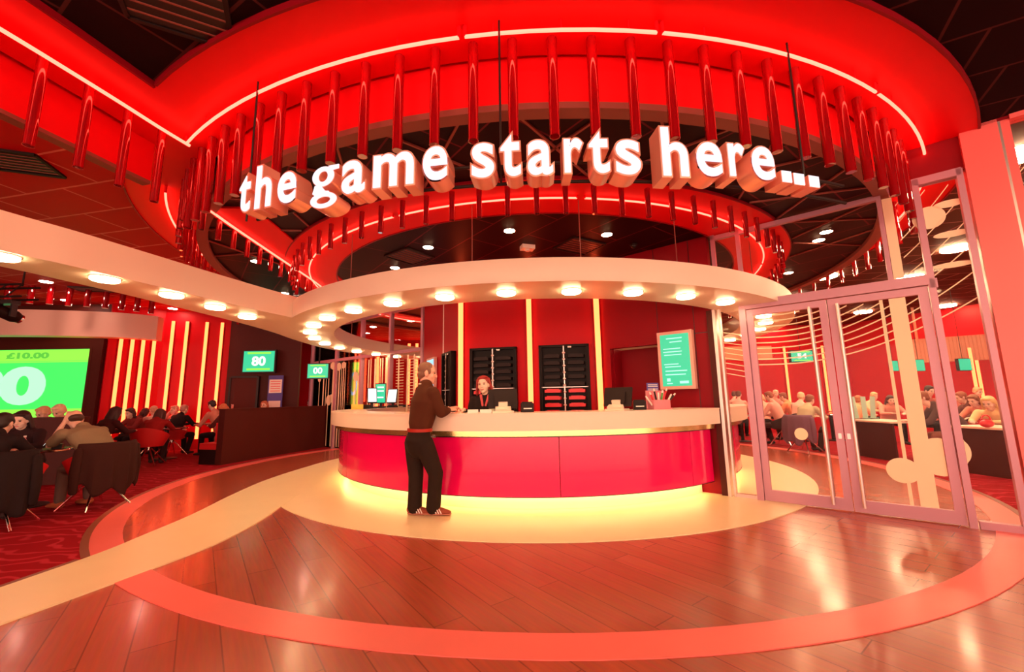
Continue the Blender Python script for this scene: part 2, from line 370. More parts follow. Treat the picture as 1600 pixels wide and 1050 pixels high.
# ---- front glazed partition and the red wall of the rotunda core
mb = MB()
def wslab(mb, s0, s1, z0, z1, o0=-0.12, o1=0.0):
    mb.box(wp((s0 + s1) / 2, (z0 + z1) / 2, (o0 + o1) / 2), (s1 - s0, o1 - o0, z1 - z0), WROT)
wslab(mb, -2.21, -1.97, 0, 3.6); wslab(mb, -1.97, -1.16, 2.1, 3.6); wslab(mb, -1.16, -0.36, 0, 3.6); wslab(mb, -1.97, -1.16, 0, 2.1, -0.5, -0.38)
wslab(mb, -1.975, -1.955, 0, 2.1, -0.4, -0.1); wslab(mb, -1.175, -1.155, 0, 2.1, -0.4, -0.1)
struct('wall_right', mb, 'red_wall', 'dark red wall behind the counter with a recess')
mb = MB()
for s in (-1.15, -0.62): wslab(mb, s - 0.004, s + 0.004, 0.9, 3.6, 0, 0.003)
wslab(mb, -1.15, -0.36, 2.195, 2.205, 0, 0.003)
struct('trim_5', mb, 'rod')
FAC = [wp(-2.21, 0), Vector((0.30, 7.12, 0)), Vector((-0.92, 7.40, 0)), Vector((-1.36, 8.30, 0)), Vector((-2.0, 9.5, 0))]
mb = MB()
for a, b in zip(FAC, FAC[1:]): mb.obox(a, b, 0.10, 0, 3.6)
struct('wall_back', mb, 'red_panel', 'faceted dark red wall of the counter core')
mb = MB()
wslab(mb, 1.5, 2.24, 3.62, 4.12, -0.10, 0.0); wslab(mb, 2.24, 9, 4.0, 4.14, -0.12, 0.06)
struct('wall_over_doors', mb, 'red_wall', 'dark red wall over the glazed doors')
# frames
mb = MB()
wslab(mb, -0.02, 0.055, 0, 2.55, -0.06, 0.06); wslab(mb, 1.79, 1.845, 0, 3.62, -0.05, 0.05); wslab(mb, -0.02, 1.80, 2.44, 2.55, -0.06, 0.05)
wslab(mb, 2.13, 2.18, 0, 3.62, -0.05, 0.05); wslab(mb, 1.52, 2.17, 3.55, 3.63, -0.05, 0.05); wslab(mb, 1.86, 2.13, 0.0, 0.07, -0.04, 0.04)
wslab(mb, 1.80, 1.86, 2.4, 2.5, -0.05, 0.05)
struct('door_frame', mb, 'frame', 'pale metal frame round the glazed doors')
mb = MB()
wslab(mb, -0.30, -0.25, 2.55, 3.6, -0.03, 0.03); wslab(mb, 0.02, 0.07, 2.55, 3.6, -0.03, 0.03); wslab(mb, -0.3, 1.52, 3.50, 3.56, -0.03, 0.03); wslab(mb, 1.49, 1.53, 2.55, 3.6, -0.03, 0.03)
struct('trim_6', mb, 'frame')
mb = MB(); wslab(mb, -0.43, -0.35, 0, 2.49, -0.05, 0.06); struct('trim_14', mb, 'brown_wall')
mb = MB(); wslab(mb, -0.35, -0.31, 0, 2.49, -0.05, 0.08); wslab(mb, -0.285, -0.26, 0, 2.49, -0.03, 0.05)
struct('trim_7', mb, 'steel')
mb = MB(); wslab(mb, -0.26, -0.02, 0, 0.05, -0.03, 0.03)
struct('trim_8', mb, 'steel')
mb = MB(); wslab(mb, 2.20, 2.465, 0, 4.2, -0.10, 0.06)
struct('trim_9', mb, 'post', 'tall salmon-coloured square post')
mb = MB(); wslab(mb, 2.465, 2.485, 0, 4.2, -0.03, 0.05)
struct('trim_10', mb, 'steel')
mb = MB(); wslab(mb, 2.485, 2.545, 0, 4.15, -0.06, 0.05); wslab(mb, 2.545, 4.6, 3.98, 4.15, -0.06, 0.08); wslab(mb, 2.545, 4.6, 0, 0.12, -0.06, 0.06); wslab(mb, 4.5, 4.6, 0, 4.15, -0.06, 0.06)
struct('trim_11', mb, 'post')
wslab_mb = MB(); wslab(wslab_mb, 4.6, 9, 0, 4.15, -0.1, 0.0); struct('wall_entrance', wslab_mb, 'red_wall')
# decal curves in partition coordinates
def decal_lines(mb, s0, s1, z0, z1, off, ks, w=0.014, f=None):
    f = f or (lambda s, k: 1.69 + 0.07 * k + (0.20 + 0.022 * k) * max(s - 0.45, -0.3) ** 2 * (1 if s > 0.45 else 0.5))
    for k in ks:
        pts = []
        n = 14
        for i in range(n + 1):
            s = s0 + (s1 - s0) * i / n; z = f(s, k)
            if z0 <= z <= z1: pts.append((s, z))
        for a, b in zip(pts, pts[1:]):
            A = wp(a[0], a[1] - w / 2, off); B = wp(b[0], b[1] - w / 2, off); up = Vector((0, 0, w)); q = WN * 0.002
            vs = [mb.bm.verts.new(v) for v in (A, B, B + up, A + up, A + q, B + q, B + up + q, A + up + q)]
            for ids in ((0, 1, 2, 3), (4, 5, 6, 7), (0, 1, 5, 4), (2, 3, 7, 6), (1, 2, 6, 5), (3, 0, 4, 7)): mb.bm.faces.new([vs[i] for i in ids])
def decal_oval(mb, s, z, rs, rz, off, s0=-9, s1=9, n=28):
    ring = [(min(max(s + rs * cos(2 * pi * i / n), s0), s1), z + rz * sin(2 * pi * i / n)) for i in range(n)]
    for o in (off, off + 0.002): mb.bm.faces.new([mb.bm.verts.new(wp(a, b, o)) for a, b in ring])
def decal_bar(mb, s0, s1, z0, z1, off): wslab(mb, s0, s1, z0, z1, off, off + 0.002)
def sz(px, py):
    r = ray(px, py); t = (WO - EYE).dot(WN) / r.dot(WN); q = EYE + r * t; return ((q - WO).dot(WD), q.z)
def pane(name, s0, s1, z0, z1, parent=None):
    mb = MB(); wslab(mb, s0, s1, z0, z1, -0.006, 0.006); return struct(name, mb, 'glass', smooth=0, parent=parent, world=bool(parent))
OFF = 0.008
def decals(parent, name, fn):
    mb = MB(); fn(mb); o = obj(name, mb, 'decal', parent, 0, world=True); return o
w1 = pane('window_1', -0.25, -0.02, 0.05, 2.44)
w2 = pane('window_2', -0.25, 1.50, 2.55, 3.50)
w3 = pane('window_3', 1.53, 1.785, 2.55, 3.55)
w4 = pane('window_4', 1.845, 2.13, 0.07, 3.55)
w5 = pane('window_5', 2.545, 4.5, 0.12, 3.98)
decals(w4, 'decal_lines', lambda mb: decal_lines(mb, 1.85, 2.125, 1.9, 3.5, OFF, range(0, 30, 2)))
decals(w3, 'decal_lines', lambda mb: decal_lines(mb, 1.64, 1.785, 2.56, 3.5, OFF, range(2, 30, 2)))
c = sz(1455, 340)
decals(w3, 'decal_oval', lambda mb: (decal_oval(mb, c[0] - 0.02, c[1], 0.13, 0.125, OFF, s1=1.785), decal_bar(mb, 1.535, 1.62, 2.56, 3.5, OFF)))
decals(w4, 'decal_oval', lambda mb: (decal_oval(mb, c[0] - 0.02, c[1], 0.13, 0.125, OFF, s0=1.85), decal_oval(mb, 2.05, 3.28, 0.12, 0.04, OFF, s1=2.125), decal_oval(mb, 2.03, 2.95, 0.14, 0.035, OFF, s1=2.125), decal_oval(mb, 2.0, 2.62, 0.16, 0.03, OFF, s0=1.85, s1=2.125), decal_oval(mb, 1.80, 0.72, 0.09, 0.13, OFF, s0=1.85)))
decals(w5, 'decal_lines', lambda mb: decal_lines(mb, 2.55, 4.5, 1.0, 3.95, OFF, range(0, 26, 1), 0.014, lambda s, k: 4.3 - 0.17 * k + 1.5 * sqrt(max(s - 2.6, 0) * 1.0) - 0.5 * (s - 2.6) if k % 2 else 1.5 + 0.2 * k + 1.2 * (s - 2.6)))
decals(w1, 'decal_lines', lambda mb: decal_lines(mb, -0.25, -0.02, 1.5, 2.2, OFF, range(-2, 7), 0.010, lambda s, k: 1.69 + 0.07 * k - 0.25 * (s + 0.02)))
def glazed_door(name, s0, s1, hs, label):
    d = thing(name, label, None, wp(s0 if hs > (s0 + s1) / 2 else s1, 0.0), WROT, kind='structure')
    mb = MB(); wslab(mb, s0, s0 + 0.075, 0.012, 2.43, -0.025, 0.025); wslab(mb, s1 - 0.075, s1, 0.012, 2.43, -0.025, 0.025)
    wslab(mb, s0 + 0.075, s1 - 0.075, 0.012, 0.14, -0.025, 0.025); wslab(mb, s0 + 0.075, s1 - 0.075, 2.35, 2.43, -0.025, 0.025)
    obj('door_leaf_frame', mb, 'frame', d, world=True)
    p = pane('door_pane', s0 + 0.075, s1 - 0.075, 0.14, 2.35, d)
    h = MB().cyl(wp(hs, 0.07, 0.075), wp(hs, 2.36, 0.075), 0.017)
    ho = obj('door_handle', h, 'steel', d, world=True)
    k = MB()
    for z in (0.12, 0.9, 1.6, 2.3): k.cyl(wp(hs, z, 0.075), wp(hs, z, 0.02), 0.010)
    k.cyl(wp(hs, 0.07, -0.075), wp(hs, 2.36, -0.075), 0.017)
    for z in (0.12, 2.3): k.cyl(wp(hs, z, -0.075), wp(hs, z, -0.02), 0.010)
    obj('handle_standoff', k, 'steel', d, world=True)
    lk = MB(); wslab(lk, (s1 - 0.05 if hs > (s0 + s1) / 2 else s0 + 0.02), (s1 - 0.02 if hs > (s0 + s1) / 2 else s0 + 0.05), 0.80, 0.86, 0.025, 0.035)
    obj('lock_plate', lk, 'steel', d, world=True)
    return d, p
dA, pA = glazed_door('door_1', 0.06, 0.915, 0.745, 'left leaf of the glazed entrance doors')
dB, pB = glazed_door('door_2', 0.925, 1.78, 1.015, 'right leaf of the glazed entrance doors')
def pd(parent, name, fn):                       # decals on a door pane are its sub-parts
    mb = MB(); fn(mb); return obj(name, mb, 'decal', parent, 0, world=True)
pd(pA, 'decal_lines', lambda mb: decal_lines(mb, 0.14, 0.84, 0.3, 2.34, OFF, range(0, 10)))
c2 = sz(1252, 678); pd(pA, 'decal_oval', lambda mb: decal_oval(mb, c2[0], c2[1], 0.068, 0.072, OFF))
pd(pB, 'decal_lines', lambda mb: decal_lines(mb, 1.0, 1.70, 0.3, 2.34, OFF, range(0, 14)))
c3 = sz(1411, 735); c4 = sz(1470, 714)
pd(pB, 'decal_oval', lambda mb: (decal_oval(mb, c3[0], c3[1], 0.135, 0.13, OFF), decal_oval(mb, c4[0], c4[1], 0.2, 0.19, OFF, s1=1.70)))
pd(pB, 'decal_bar', lambda mb: (decal_bar(mb, 1.465, 1.60, 0.145, 2.345, OFF - 0.003), decal_bar(mb, 1.385, 1.415, 0.145, 2.345, OFF - 0.003)))

# ---- halls
struct('wall_far', MB().box((0, 19.05, 2.1), (40, 0.1, 4.2)), 'red_panel')
struct('wall_left_end', MB().box((-18.05, 7, 2.1), (0.1, 26, 4.2)), 'red_wall')
struct('wall_right_end', MB().box((17.05, 9, 2.1), (0.1, 22, 4.2)), 'red_wall')
SY = 11.0
a = at_y(165, 560, SY); b = at_y(252, 560, 12.0); c_ = at_y(358, 560, 12.5); d_ = at_y(470, 560, 12.7)
a_w, b_w, c_w, d_w = a, b, c_, d_
struct('wall_stage', MB().obox((-18, SY + 0.1), (a.x, SY + 0.1), 0.12, 0, 4.1), 'brown_wall', 'brown wall round the projection screen')
struct('wall_left', MB().obox(v2(a), v2(b), 0.1, 0, 4.1).obox(v2(b), v2(c_), 0.1, 0, 4.1), 'red_panel', 'bright red wall striped with light')
struct('wall_left_back', MB().obox(v2(c_), v2(d_), 0.1, 0, 4.1), 'brown_wall', 'dark brown wall with a door')
dd = thing('door_3', 'dark brown door in the back wall', None, at_y(385, 640, 12.55) * 1, 0, kind='structure')
x0 = at_y(364, 600, 12.55).x; x1 = at_y(404, 600, 12.55).x
obj('door_panel', MB().box(((x0 + x1) / 2, 12.5, 1.03), (x1 - x0, 0.05, 2.06)), 'brown_wall', dd, world=True)
obj('push_plate', MB().box((x0 + 0.1, 12.465, 1.15), (0.07, 0.01, 0.25)), 'chrome', dd, world=True)
obj('door_surround', MB().box((x0 - 0.03, 12.49, 1.05), (0.06, 0.08, 2.1)).box((x1 + 0.03, 12.49, 1.05), (0.06, 0.08, 2.1)).box(((x0 + x1) / 2, 12.49, 2.09), (x1 - x0, 0.08, 0.06)), 'black', dd, world=True)
# glazed screen on the far left of the core
LP0 = Vector((-2.05, 9.55, 0)); LP1 = Vector((-6.3, 12.9, 0)); LD = (LP1 - LP0); LL = LD.length; LD = LD / LL; LN = Vector((LD.y, -LD.x, 0)); LN = LN if LN.y < 0 else -LN
LROT = atan2(LD.y, LD.x)
def lp(t, z, off=0): 
    q = LP0 + LD * t + LN * off; return Vector((q.x, q.y, z))
def lslab(mb, t0, t1, z0, z1, o0, o1): mb.box(lp((t0 + t1) / 2, (z0 + z1) / 2, (o0 + o1) / 2), (t1 - t0, abs(o1 - o0), z1 - z0), LROT)
mb = MB(); lslab(mb, 0, LL, 0.02, 3.58, -0.006, 0.006)
w6 = struct('window_6', mb, 'glass', smooth=0)
mb = MB()
for t in (0.05, 1.3, 2.6, 3.9, LL - 0.05): lslab(mb, t - 0.04, t + 0.04, 0, 3.58, -0.05, 0.05)
lslab(mb, 0, LL, 2.46, 2.54, -0.045, 0.045); lslab(mb, 0, LL, 3.52, 3.6, -0.045, 0.045)
struct('trim_12', mb, 'frame')
mb = MB(); rr = random.Random(3)
for t, w, z0, z1 in [(1.45, .09, .05, 2.4), (1.62, .03, .05, 2.4), (1.72, .03, .05, 2.4), (1.95, .07, .05, 2.4), (2.15, .03, .05, 2.4), (2.25, .05, .05, 2.4), (2.85, .04, .05, 2.0), (3.4, .03, .05, 2.4), (3.5, .04, .05, 2.4), (3.6, .03, .05, 2.4), (3.72, .06, .05, 2.4), (3.85, .02, .05, 2.4), (4.05, .08, .05, 2.4), (4.3, .04, .05, 2.4), (4.45, .03, .05, 2.4), (4.6, .06, .05, 2.4), (4.85, .03, .05, 2.4), (.35, .05, .05, 2.4), (.6, .06, .05, 2.4), (.95, .05, .05, 2.4)]:
    lslab(mb, t - w / 2, t + w / 2, z0, z1, 0.008, 0.010)
for k in range(20):
    for t0 in (0.25, 0.75):
        lslab(mb, t0, t0 + 0.30, 0.95 + k * 0.07, 0.965 + k * 0.07, 0.0105, 0.0125)
o = obj('decal_bar', mb, 'decal', w6, 0, world=True)
mb = MB()
for t, z, r in [(2.85, 1.98, .13), (2.68, 1.9, .1), (4.6, 2.3, .17), (4.35, 2.35, .14), (4.1, 2.36, .12), (3.75, 2.3, .12), (4.25, 1.35, .15), (4.1, 1.4, .12), (4.85, 2.0, .1), (3.5, 2.33, .1)]:
    for oo in (0.013, 0.015): mb.bm.faces.new([mb.bm.verts.new(lp(t + r * cos(2 * pi * i / 20), z + r * sin(2 * pi * i / 20), oo)) for i in range(20)])
obj('decal_oval', mb, 'decal', w6, 0, world=True)
# ================================================================== NEON, HANGING TUBES, CANOPY, LAMPS
def neon_arc(R, z, a0, a1, label, group, r=0.0125, h=0.088):
    am = (a0 + a1) / 2; t = thing('neon_tube', label, 'neon light', pol(R, am, z), 0, group)
    n = max(4, int((a1 - a0) / 2))
    obj('glass_tube', MB().tube([pol(R, a0 + (a1 - a0) * i / n, z) for i in range(n + 1)], r, 8), 'neon', t, world=True)
    for q in (0.15, 0.5, 0.85):
        p = pol(R, a0 + (a1 - a0) * q, z); obj('bracket', MB().cyl(p + Vector((0, 0, 0.012)), p + Vector((0, 0, h)), 0.006, n=6), 'red_paint', t, world=True)
    for a in (a0, a1): obj('end_cap', MB().cyl(pol(R, a, z - 0.004), pol(R, a, z + h), 0.014, n=8), 'red_paint', t, world=True)
    return t
for na, nb in ((-37, -7.3), (-6.9, 6.1), (6.5, 27), (27.4, 46), (46.4, 76), (76.4, 106), (106.4, 140), (140.4, 180), (-180, -140), (-139.6, -106), (-105.6, -80), (-79.6, -50)):
    neon_arc(6.1, 3.90, na, nb, 'curved red neon tube under the big upper red ring', 'neon tubes of the upper ring')
for k in range(-6, 6):
    neon_arc(4.31, 3.545, k * 30 + 5.6, k * 30 + 34.4, 'curved red neon tube under the smaller lower red ring', 'neon tubes of the lower ring', 0.011, 0.028)
def neon_line(pts, z, label):
    m = pts[len(pts) // 2]; t = thing('neon_tube', label, 'neon light', (m[0], m[1], z))
    obj('glass_tube', MB().tube([(p[0], p[1], z) for p in pts], 0.015, 8), 'neon', t, world=True)
    for p in resample(pts, 0.7): obj('bracket', MB().cyl((p.x, p.y, z + 0.012), (p.x, p.y, z + (0.028 if z < 3.7 else 0.24 if z < 3.85 else 0.088)), 0.006, n=6), 'red_paint', t, world=True)
neon_line(tail1, 3.90, 'long red neon tube running in from the upper left corner')
neon_line(offset_line(tail1, -0.66)[2:], 3.79, 'added unseen red neon tube on the hall side of the tail drop panel')  # added out of view to throw red light on the hall ceiling
neon_line(tail2[:-2], 3.545, 'straight slanting red neon tube behind the first letters of the sign')
# hanging tubes: one mesh per length, placed singly
def tube_mesh(r, L):
    b = MB(); n = 20; prof = [(r - 0.004, -L + 0.002), (r, -L), (r, -0.002), (r - 0.003, 0.0)]
    b.lathe(prof, n=n).lathe([(r - 0.005, -L + 0.001), (r - 0.005, -L + 0.12)], n=n).cyl((0, 0, -L + 0.12), (0, 0, -L + 0.121), r - 0.005, n=n)
    return b
def tubes(points, r, L, label, group):
    me = None
    for p in points:
        if me is None: o = obj('hanging_tube', tube_mesh(r, L), 'tube'); me = o.data
        else: o = bpy.data.objects.new('hanging_tube', me); COL.objects.link(o)
        o.location = p; setp(o, label, 'hanging tube', group)
ph0 = -52.4 + 0.9
angs = [2.88 * i + 1.98 for i in range(-15, 17)]
tubes([pol(5.93, a, 3.99) for a in angs], 0.039, 0.80, 'long red tube hanging under the front of the big upper ring', 'red tubes of the upper ring')
tubes([pol(5.93, a, 3.99) for a in [2.88 * i + 1.98 for i in range(-27, -15)]], 0.034, 0.62, 'red tube in the curl of the upper ring, left of the sign', 'red tubes in the left curl of the upper ring')
tubes([pol(5.93, a, 3.99) for a in [58 + 4.2 * i for i in range(0, 18)]], 0.034, 0.62, 'red tube on the far side of the upper ring, seen through the door glass', 'red tubes of the upper ring behind the glass')
t1t = resample(offset_line(tail1, -0.13), 0.30)
tubes([Vector((p.x, p.y, 3.99)) for p in t1t[2:]], 0.034, 0.76, 'long red tube hanging along the left tail of the upper ring', 'red tubes of the upper tail')
tubes([pol(4.55, a, 3.575) for a in [3.9 * i - 5.7 for i in range(-17, 21)]], 0.030, 0.33, 'short red tube hanging under the smaller lower ring', 'red tubes of the lower ring')
tubes([Vector((p.x, p.y, 3.576)) for p in resample(offset_line(tail2, -0.07), 0.31)[:11]], 0.030, 0.27, 'short red tube along the slanting neon, behind the sign at left', 'red tubes of the lower tail')
# ---- canopy
cf = smooth_line([(-5.5, -1.6), (-5.0, -0.4), (-4.45, 1.0), (-4.08, 2.2), (-3.86, 2.97), (-3.74, 3.31), (-3.62, 3.75), (-3.47, 4.35), (-3.26, 5.13), (-3.12, 5.56), (-2.9, 6.2)])
cr = smooth_line([(-6.0, -1.4), (-5.5, -0.2), (-4.95, 1.2), (-4.55, 2.5), (-4.31, 3.33), (-4.23, 3.76), (-4.15, 4.33), (-4.08, 5.14), (-4.03, 6.0), (-4.05, 6.9), (-4.15, 7.7), (-4.19, 8.6)])
can = thing('canopy', 'cream ring canopy over the counter with a curving tail at left', 'canopy', (CX, CY, 2.49))
mb = MB(); mb.ann(3.87, 4.62, 2.49, 2.74, n=120); obj('canopy_ring', mb, 'canopy', can, world=True)
mb = MB(); mb.prism(cf + cr[::-1], 2.491, 2.80); obj('canopy_tail', mb, 'canopy', can, world=True)
for a in (-38, -12, 5, 22, 48, 100, 150, -100, -150):
    obj('hanger_rod', MB().cyl(pol(4.2, a, 2.73), pol(4.2, a, 3.6), 0.006, n=8), 'tan_trim', can, world=True)
def drum_lamp(name, p, r, m, label, cat, group, h=0.033):
    t = thing(name, label, cat, p, 0, group)
    obj('rim', MB().lathe([(r + 0.008, 0.0), (r + 0.008, -0.008), (r, -0.008), (r, 0.0)], n=28), 'chrome', t)
    obj('diffuser', MB().lathe([(0.0, -h), (r - 0.012, -h), (r, -h + 0.008), (r, -0.004)], n=28), m, t); return t
first = None
for k in range(-13, 13):
    p = pol(4.24, 3.2 + 9.75 * k, 2.49); lab = 'round lit lamp under the cream ring canopy'; g = 'lamps under the ring canopy'
    if not first: first = drum_lamp('canopy_lamp', p, 0.105, 'can_light', lab, 'lamp', g)
    else: dup(first, p)
for p in [(-3.55, 5.51), (-3.56, 4.91), (-3.60, 4.31), (-3.72, 3.70), (-3.92, 3.07), (-4.2, 2.35), (-4.5, 1.55)]:
    dup(first, (p[0] - 0.06, p[1], 2.491), 0, 'round lit lamp under the left tail of the canopy', 'lamps under the canopy tail')
# ---- ceiling lamps
fl = None
for px, py in [(669, 386), (796, 360), (948, 366), (617, 418)]:
    p = at_z(px, py, 3.6)
    if not fl: fl = drum_lamp('downlight', p, 0.075, 'hall_light', 'bright round downlight in the dark ceiling above the canopy', 'lamp', 'downlights over the counter', 0.012)
    else: dup(fl, p)
for px, py in [(1291, 362), (1279, 375), (1232, 426)]: dup(fl, at_z(px, py, 3.6), 0, 'round downlight in the dark ceiling right of the lower ring', 'downlights right of the lower ring')
for px, py in [(400, 408), (445, 458)]: dup(fl, at_z(px, py, 3.6), 0, 'round downlight between the red tubes of the lower tail', 'downlights of the lower tail')
ll = None
for q in [at_z(px, py, 4.06) for px, py in [(72, 440), (104, 469), (113, 480), (270, 482), (200, 496), (313, 503)]] + [(-3.2, 14.9, 4.06), (-5.2, 15.2, 4.06), (-2.2, 16.6, 4.06), (-5.6, 11.2, 4.06), (-7.2, 15.6, 4.06), (-6.4, 13.4, 4.06)] + [(-4.45, 9.9, 3.6), (-4.75, 8.9, 3.6)]:  # positions given in metres are added lamps, hidden, to brighten the back left
    if not ll: ll = drum_lamp('downlight', q, 0.11, 'left_light', 'round lit downlight in the red ceiling of the left hall, seen and added alike', 'lamp', 'downlights of the left hall', 0.012)
    else: dup(ll, q)
hl = None
for x, y in [at_z(1596, 238, 4.06).to_2d(), (7.3, 5.6), (6.4, 7.4), (8.6, 7.6), (7.4, 9.4), (9.6, 9.6), (11.4, 8.2), (8.2, 11.6), (10.6, 11.6), (13, 10.4), (9.4, 13.8), (12, 13.8), (6.8, 12.4), (7.4, 15.2), (14, 13), (10.5, 16.4), (5.2, 15)]:
    p = (x, y, 4.06); lab = 'large round lit lamp in the ceiling of the right hall'; g = 'lamps of the right hall'
    if not hl: hl = drum_lamp('hall_lamp', p, 0.24, 'hall_light', lab, 'lamp', g, 0.05)
    else: dup(hl, p)
# unseen entrance lamps added behind the camera for extra brightness
for x, y in [(-2.2, -0.8), (0.6, -1.2), (3.4, -0.6), (5.4, 0.9), (-1.2, -3.6), (2.0, -3.6)]:
    dup(hl, (x, y, 4.03), 0, 'added unseen round lamp in the entrance ceiling', 'added lamps of the entrance')
# ---- ceiling fittings
def vent(p, rot, w, d, label):
    t = thing('ceiling_vent', label, 'vent', p, rot)
    b = MB().box((0, 0, -0.006), (w, d, 0.012)); obj('vent_backing', b, 'black', t)
    f = MB().box((0, d / 2, -0.012), (w, 0.03, 0.024)).box((0, -d / 2, -0.012), (w, 0.03, 0.024)).box((w / 2, 0, -0.012), (0.03, d, 0.024)).box((-w / 2, 0, -0.012), (0.03, d, 0.024)); obj('vent_frame', f, 'dark_grey', t)
    s = MB()
    for k in range(1, 7): s.box((0, -d / 2 + d * k / 7, -0.012), (w - 0.04, 0.012, 0.014))
    obj('vent_slats', s, 'tan_trim', t)
vent(at_z(270, -5, ZC), radians(28), 0.62, 0.62, 'square black ceiling vent at the top left of the picture')
vent(at_z(640, 400, 3.6), radians(52), 0.55, 0.55, 'square dark vent in the ceiling above the canopy, left of the smoke alarm')
vent(at_z(905, 384, 3.6), radians(30), 0.6, 0.5, 'dark square ceiling vent beside the rightmost downlight over the counter')
vent(at_z(160, 452, 4.06), radians(12), 1.1, 0.4, 'slotted vent in the ceiling of the left hall')
vent(at_z(25, 252, 4.06), radians(20), 0.6, 0.5, 'slotted vent behind the red tubes of the upper tail')
sm = thing('smoke_detector', 'small square alarm box on the dark ceiling right of the middle downlight', 'smoke detector', at_z(824, 384, 3.6), 0.3)
obj('detector_body', MB().box((0, 0, -0.03), (0.2, 0.14, 0.06)), 'white_metal', sm); obj('detector_sensor', MB().lathe([(0.04, -0.06), (0.035, -0.085), (0, -0.09)]), 'white_metal', sm)
sd = thing('ceiling_camera', 'small dark dome camera on the ceiling above the right part of the canopy', 'camera', at_z(990, 382, 3.6))
obj('camera_base', MB().lathe([(0.06, 0), (0.06, -0.02), (0, -0.02)]), 'dark_grey', sd); obj('camera_dome', MB().ell((0, 0, -0.02), (0.045, 0.045, 0.045)), 'black', sd)

# ================================================================== SIGN
RS = 6.26; ZS = 2.70; XH = 0.225
sign = thing('illuminated_sign', 'white lit letters reading the game starts here, hung across the ring', 'sign', (CX, CY - RS, ZS))
LET = [('t', 371, 391), ('h', 396, 424), ('e', 431, 463.5), ('g', 484, 528), ('a', 531, 572), ('m', 580, 649), ('e', 658, 702),
       ('s', 734, 775.6), ('t', 779.5, 817), ('a', 822, 867.6), ('r', 880, 915), ('t', 919, 956), ('s', 960, 1006),
       ('h', 1034, 1080), ('e', 1088, 1133), ('r', 1139, 1169), ('e', 1175, 1215), ('.', 1222, 1238), ('.', 1241, 1258), ('.', 1265, 1281)]
BASE = [(384, 329), (420, 322), (451, 315), (553, 302), (633, 287), (680, 279), (753, 277), (800, 274), (843, 274), (887, 269), (943, 269), (980, 272), (1040, 277), (1113, 274), (1148, 274), (1196, 280), (1230, 285), (1250, 290), (1273, 294)]
def base_y(x):
    for (xa, ya), (xb, yb) in zip(BASE, BASE[1:]):
        if x <= xb: return ya + (yb - ya) * (x - xa) / (xb - xa)
    return BASE[-1][1]
XM = bbox(text_mesh('x', 1.0)); S1 = XH / (XM[3] - XM[2])
def ring2d(mb, cx, cz, rx, rz, tx, tz, y0, y1, n=36):
    P = []
    for i in range(n):
        t = 2 * pi * i / n; c, s = cos(t), sin(t)
        P.append([mb.bm.verts.new((cx + a * c, y, cz + b * s)) for a, b, y in ((rx, rz, y0), (rx, rz, y1), (rx - tx, rz - tz, y1), (rx - tx, rz - tz, y0))])
    for i in range(n):
        A, B = P[i], P[(i + 1) % n]
        for k in range(4): mb.bm.faces.new((A[k], A[(k + 1) % 4], B[(k + 1) % 4], B[k]))
def g_mesh(w, y0, y1, shrink):
    mb = MB(); h = XH; u = w; s = shrink
    ring2d(mb, -0.05 * u, h * 0.68, 0.40 * u - s, h * 0.34 - s, 0.25 * u - 2 * s, h * 0.18 - 2 * s, y0, y1)
    ring2d(mb, 0.0, -h * 0.10, 0.48 * u - s, h * 0.27 - s, 0.25 * u - 2 * s, h * 0.17 - 2 * s, y0, y1)
    q = y0 + 0.0004; r = y1 - 0.0004
    for poly in ([(-0.34 * u, h * .42), (-0.12 * u, h * .42), (-0.10 * u, h * .22), (0.20 * u, h * .17), (0.20 * u, h * .03), (-0.25 * u, h * .03), (-0.42 * u, h * .14)],
                 [(0.10 * u, h * 1.0), (0.5 * u, h * 1.0), (0.5 * u, h * .86), (0.28 * u, h * .84)]):
        c = Vector((sum(p[0] for p in poly) / len(poly), sum(p[1] for p in poly) / len(poly)))
        poly = [(c.x + (p[0] - c.x) * (1 - 3 * s / h), c.y + (p[1] - c.y) * (1 - 3 * s / h)) for p in poly]
        A = [mb.bm.verts.new((p[0], q, p[1])) for p in poly]; B = [mb.bm.verts.new((p[0], r, p[1])) for p in poly]; n = len(poly)
        for i in range(n): mb.bm.faces.new((A[i], A[(i + 1) % n], B[(i + 1) % n], B[i]))
        bmesh.ops.triangulate(mb.bm, faces=[mb.bm.faces.new(A[::-1]), mb.bm.faces.new(B)])
    return mb.mesh('g')
def glyph(ch, w, y0, y1, offset):
    if ch == '.':
        s = 0.004 if offset < 0.03 else 0
        return MB().box((0, (y0 + y1) / 2, 0.045), (w - s * 2, y1 - y0, 0.085 - s * 2)).mesh('dot')
    if ch == 'g': return g_mesh(w, y0, y1, 0.005 if offset < 0.03 else 0.0)
    me = text_mesh(ch, 1.0, 0.5, offset); x0, x1, yy0, yy1 = bbox(me)
    ref = bbox(text_mesh(ch, 1.0, 0.5, 0.05)); rw = ref[1] - ref[0]
    sx = w / rw; cx = (ref[0] + ref[1]) / 2
    # z: front of the glyph (+0.5) -> y0, back -> y1
    me.transform(Matrix(((sx, 0, 0, -sx * cx), (0, 0, -(y1 - y0), (y0 + y1) / 2), (0, S1 * 0.93, 0, 0.012), (0, 0, 0, 1))))
    return me
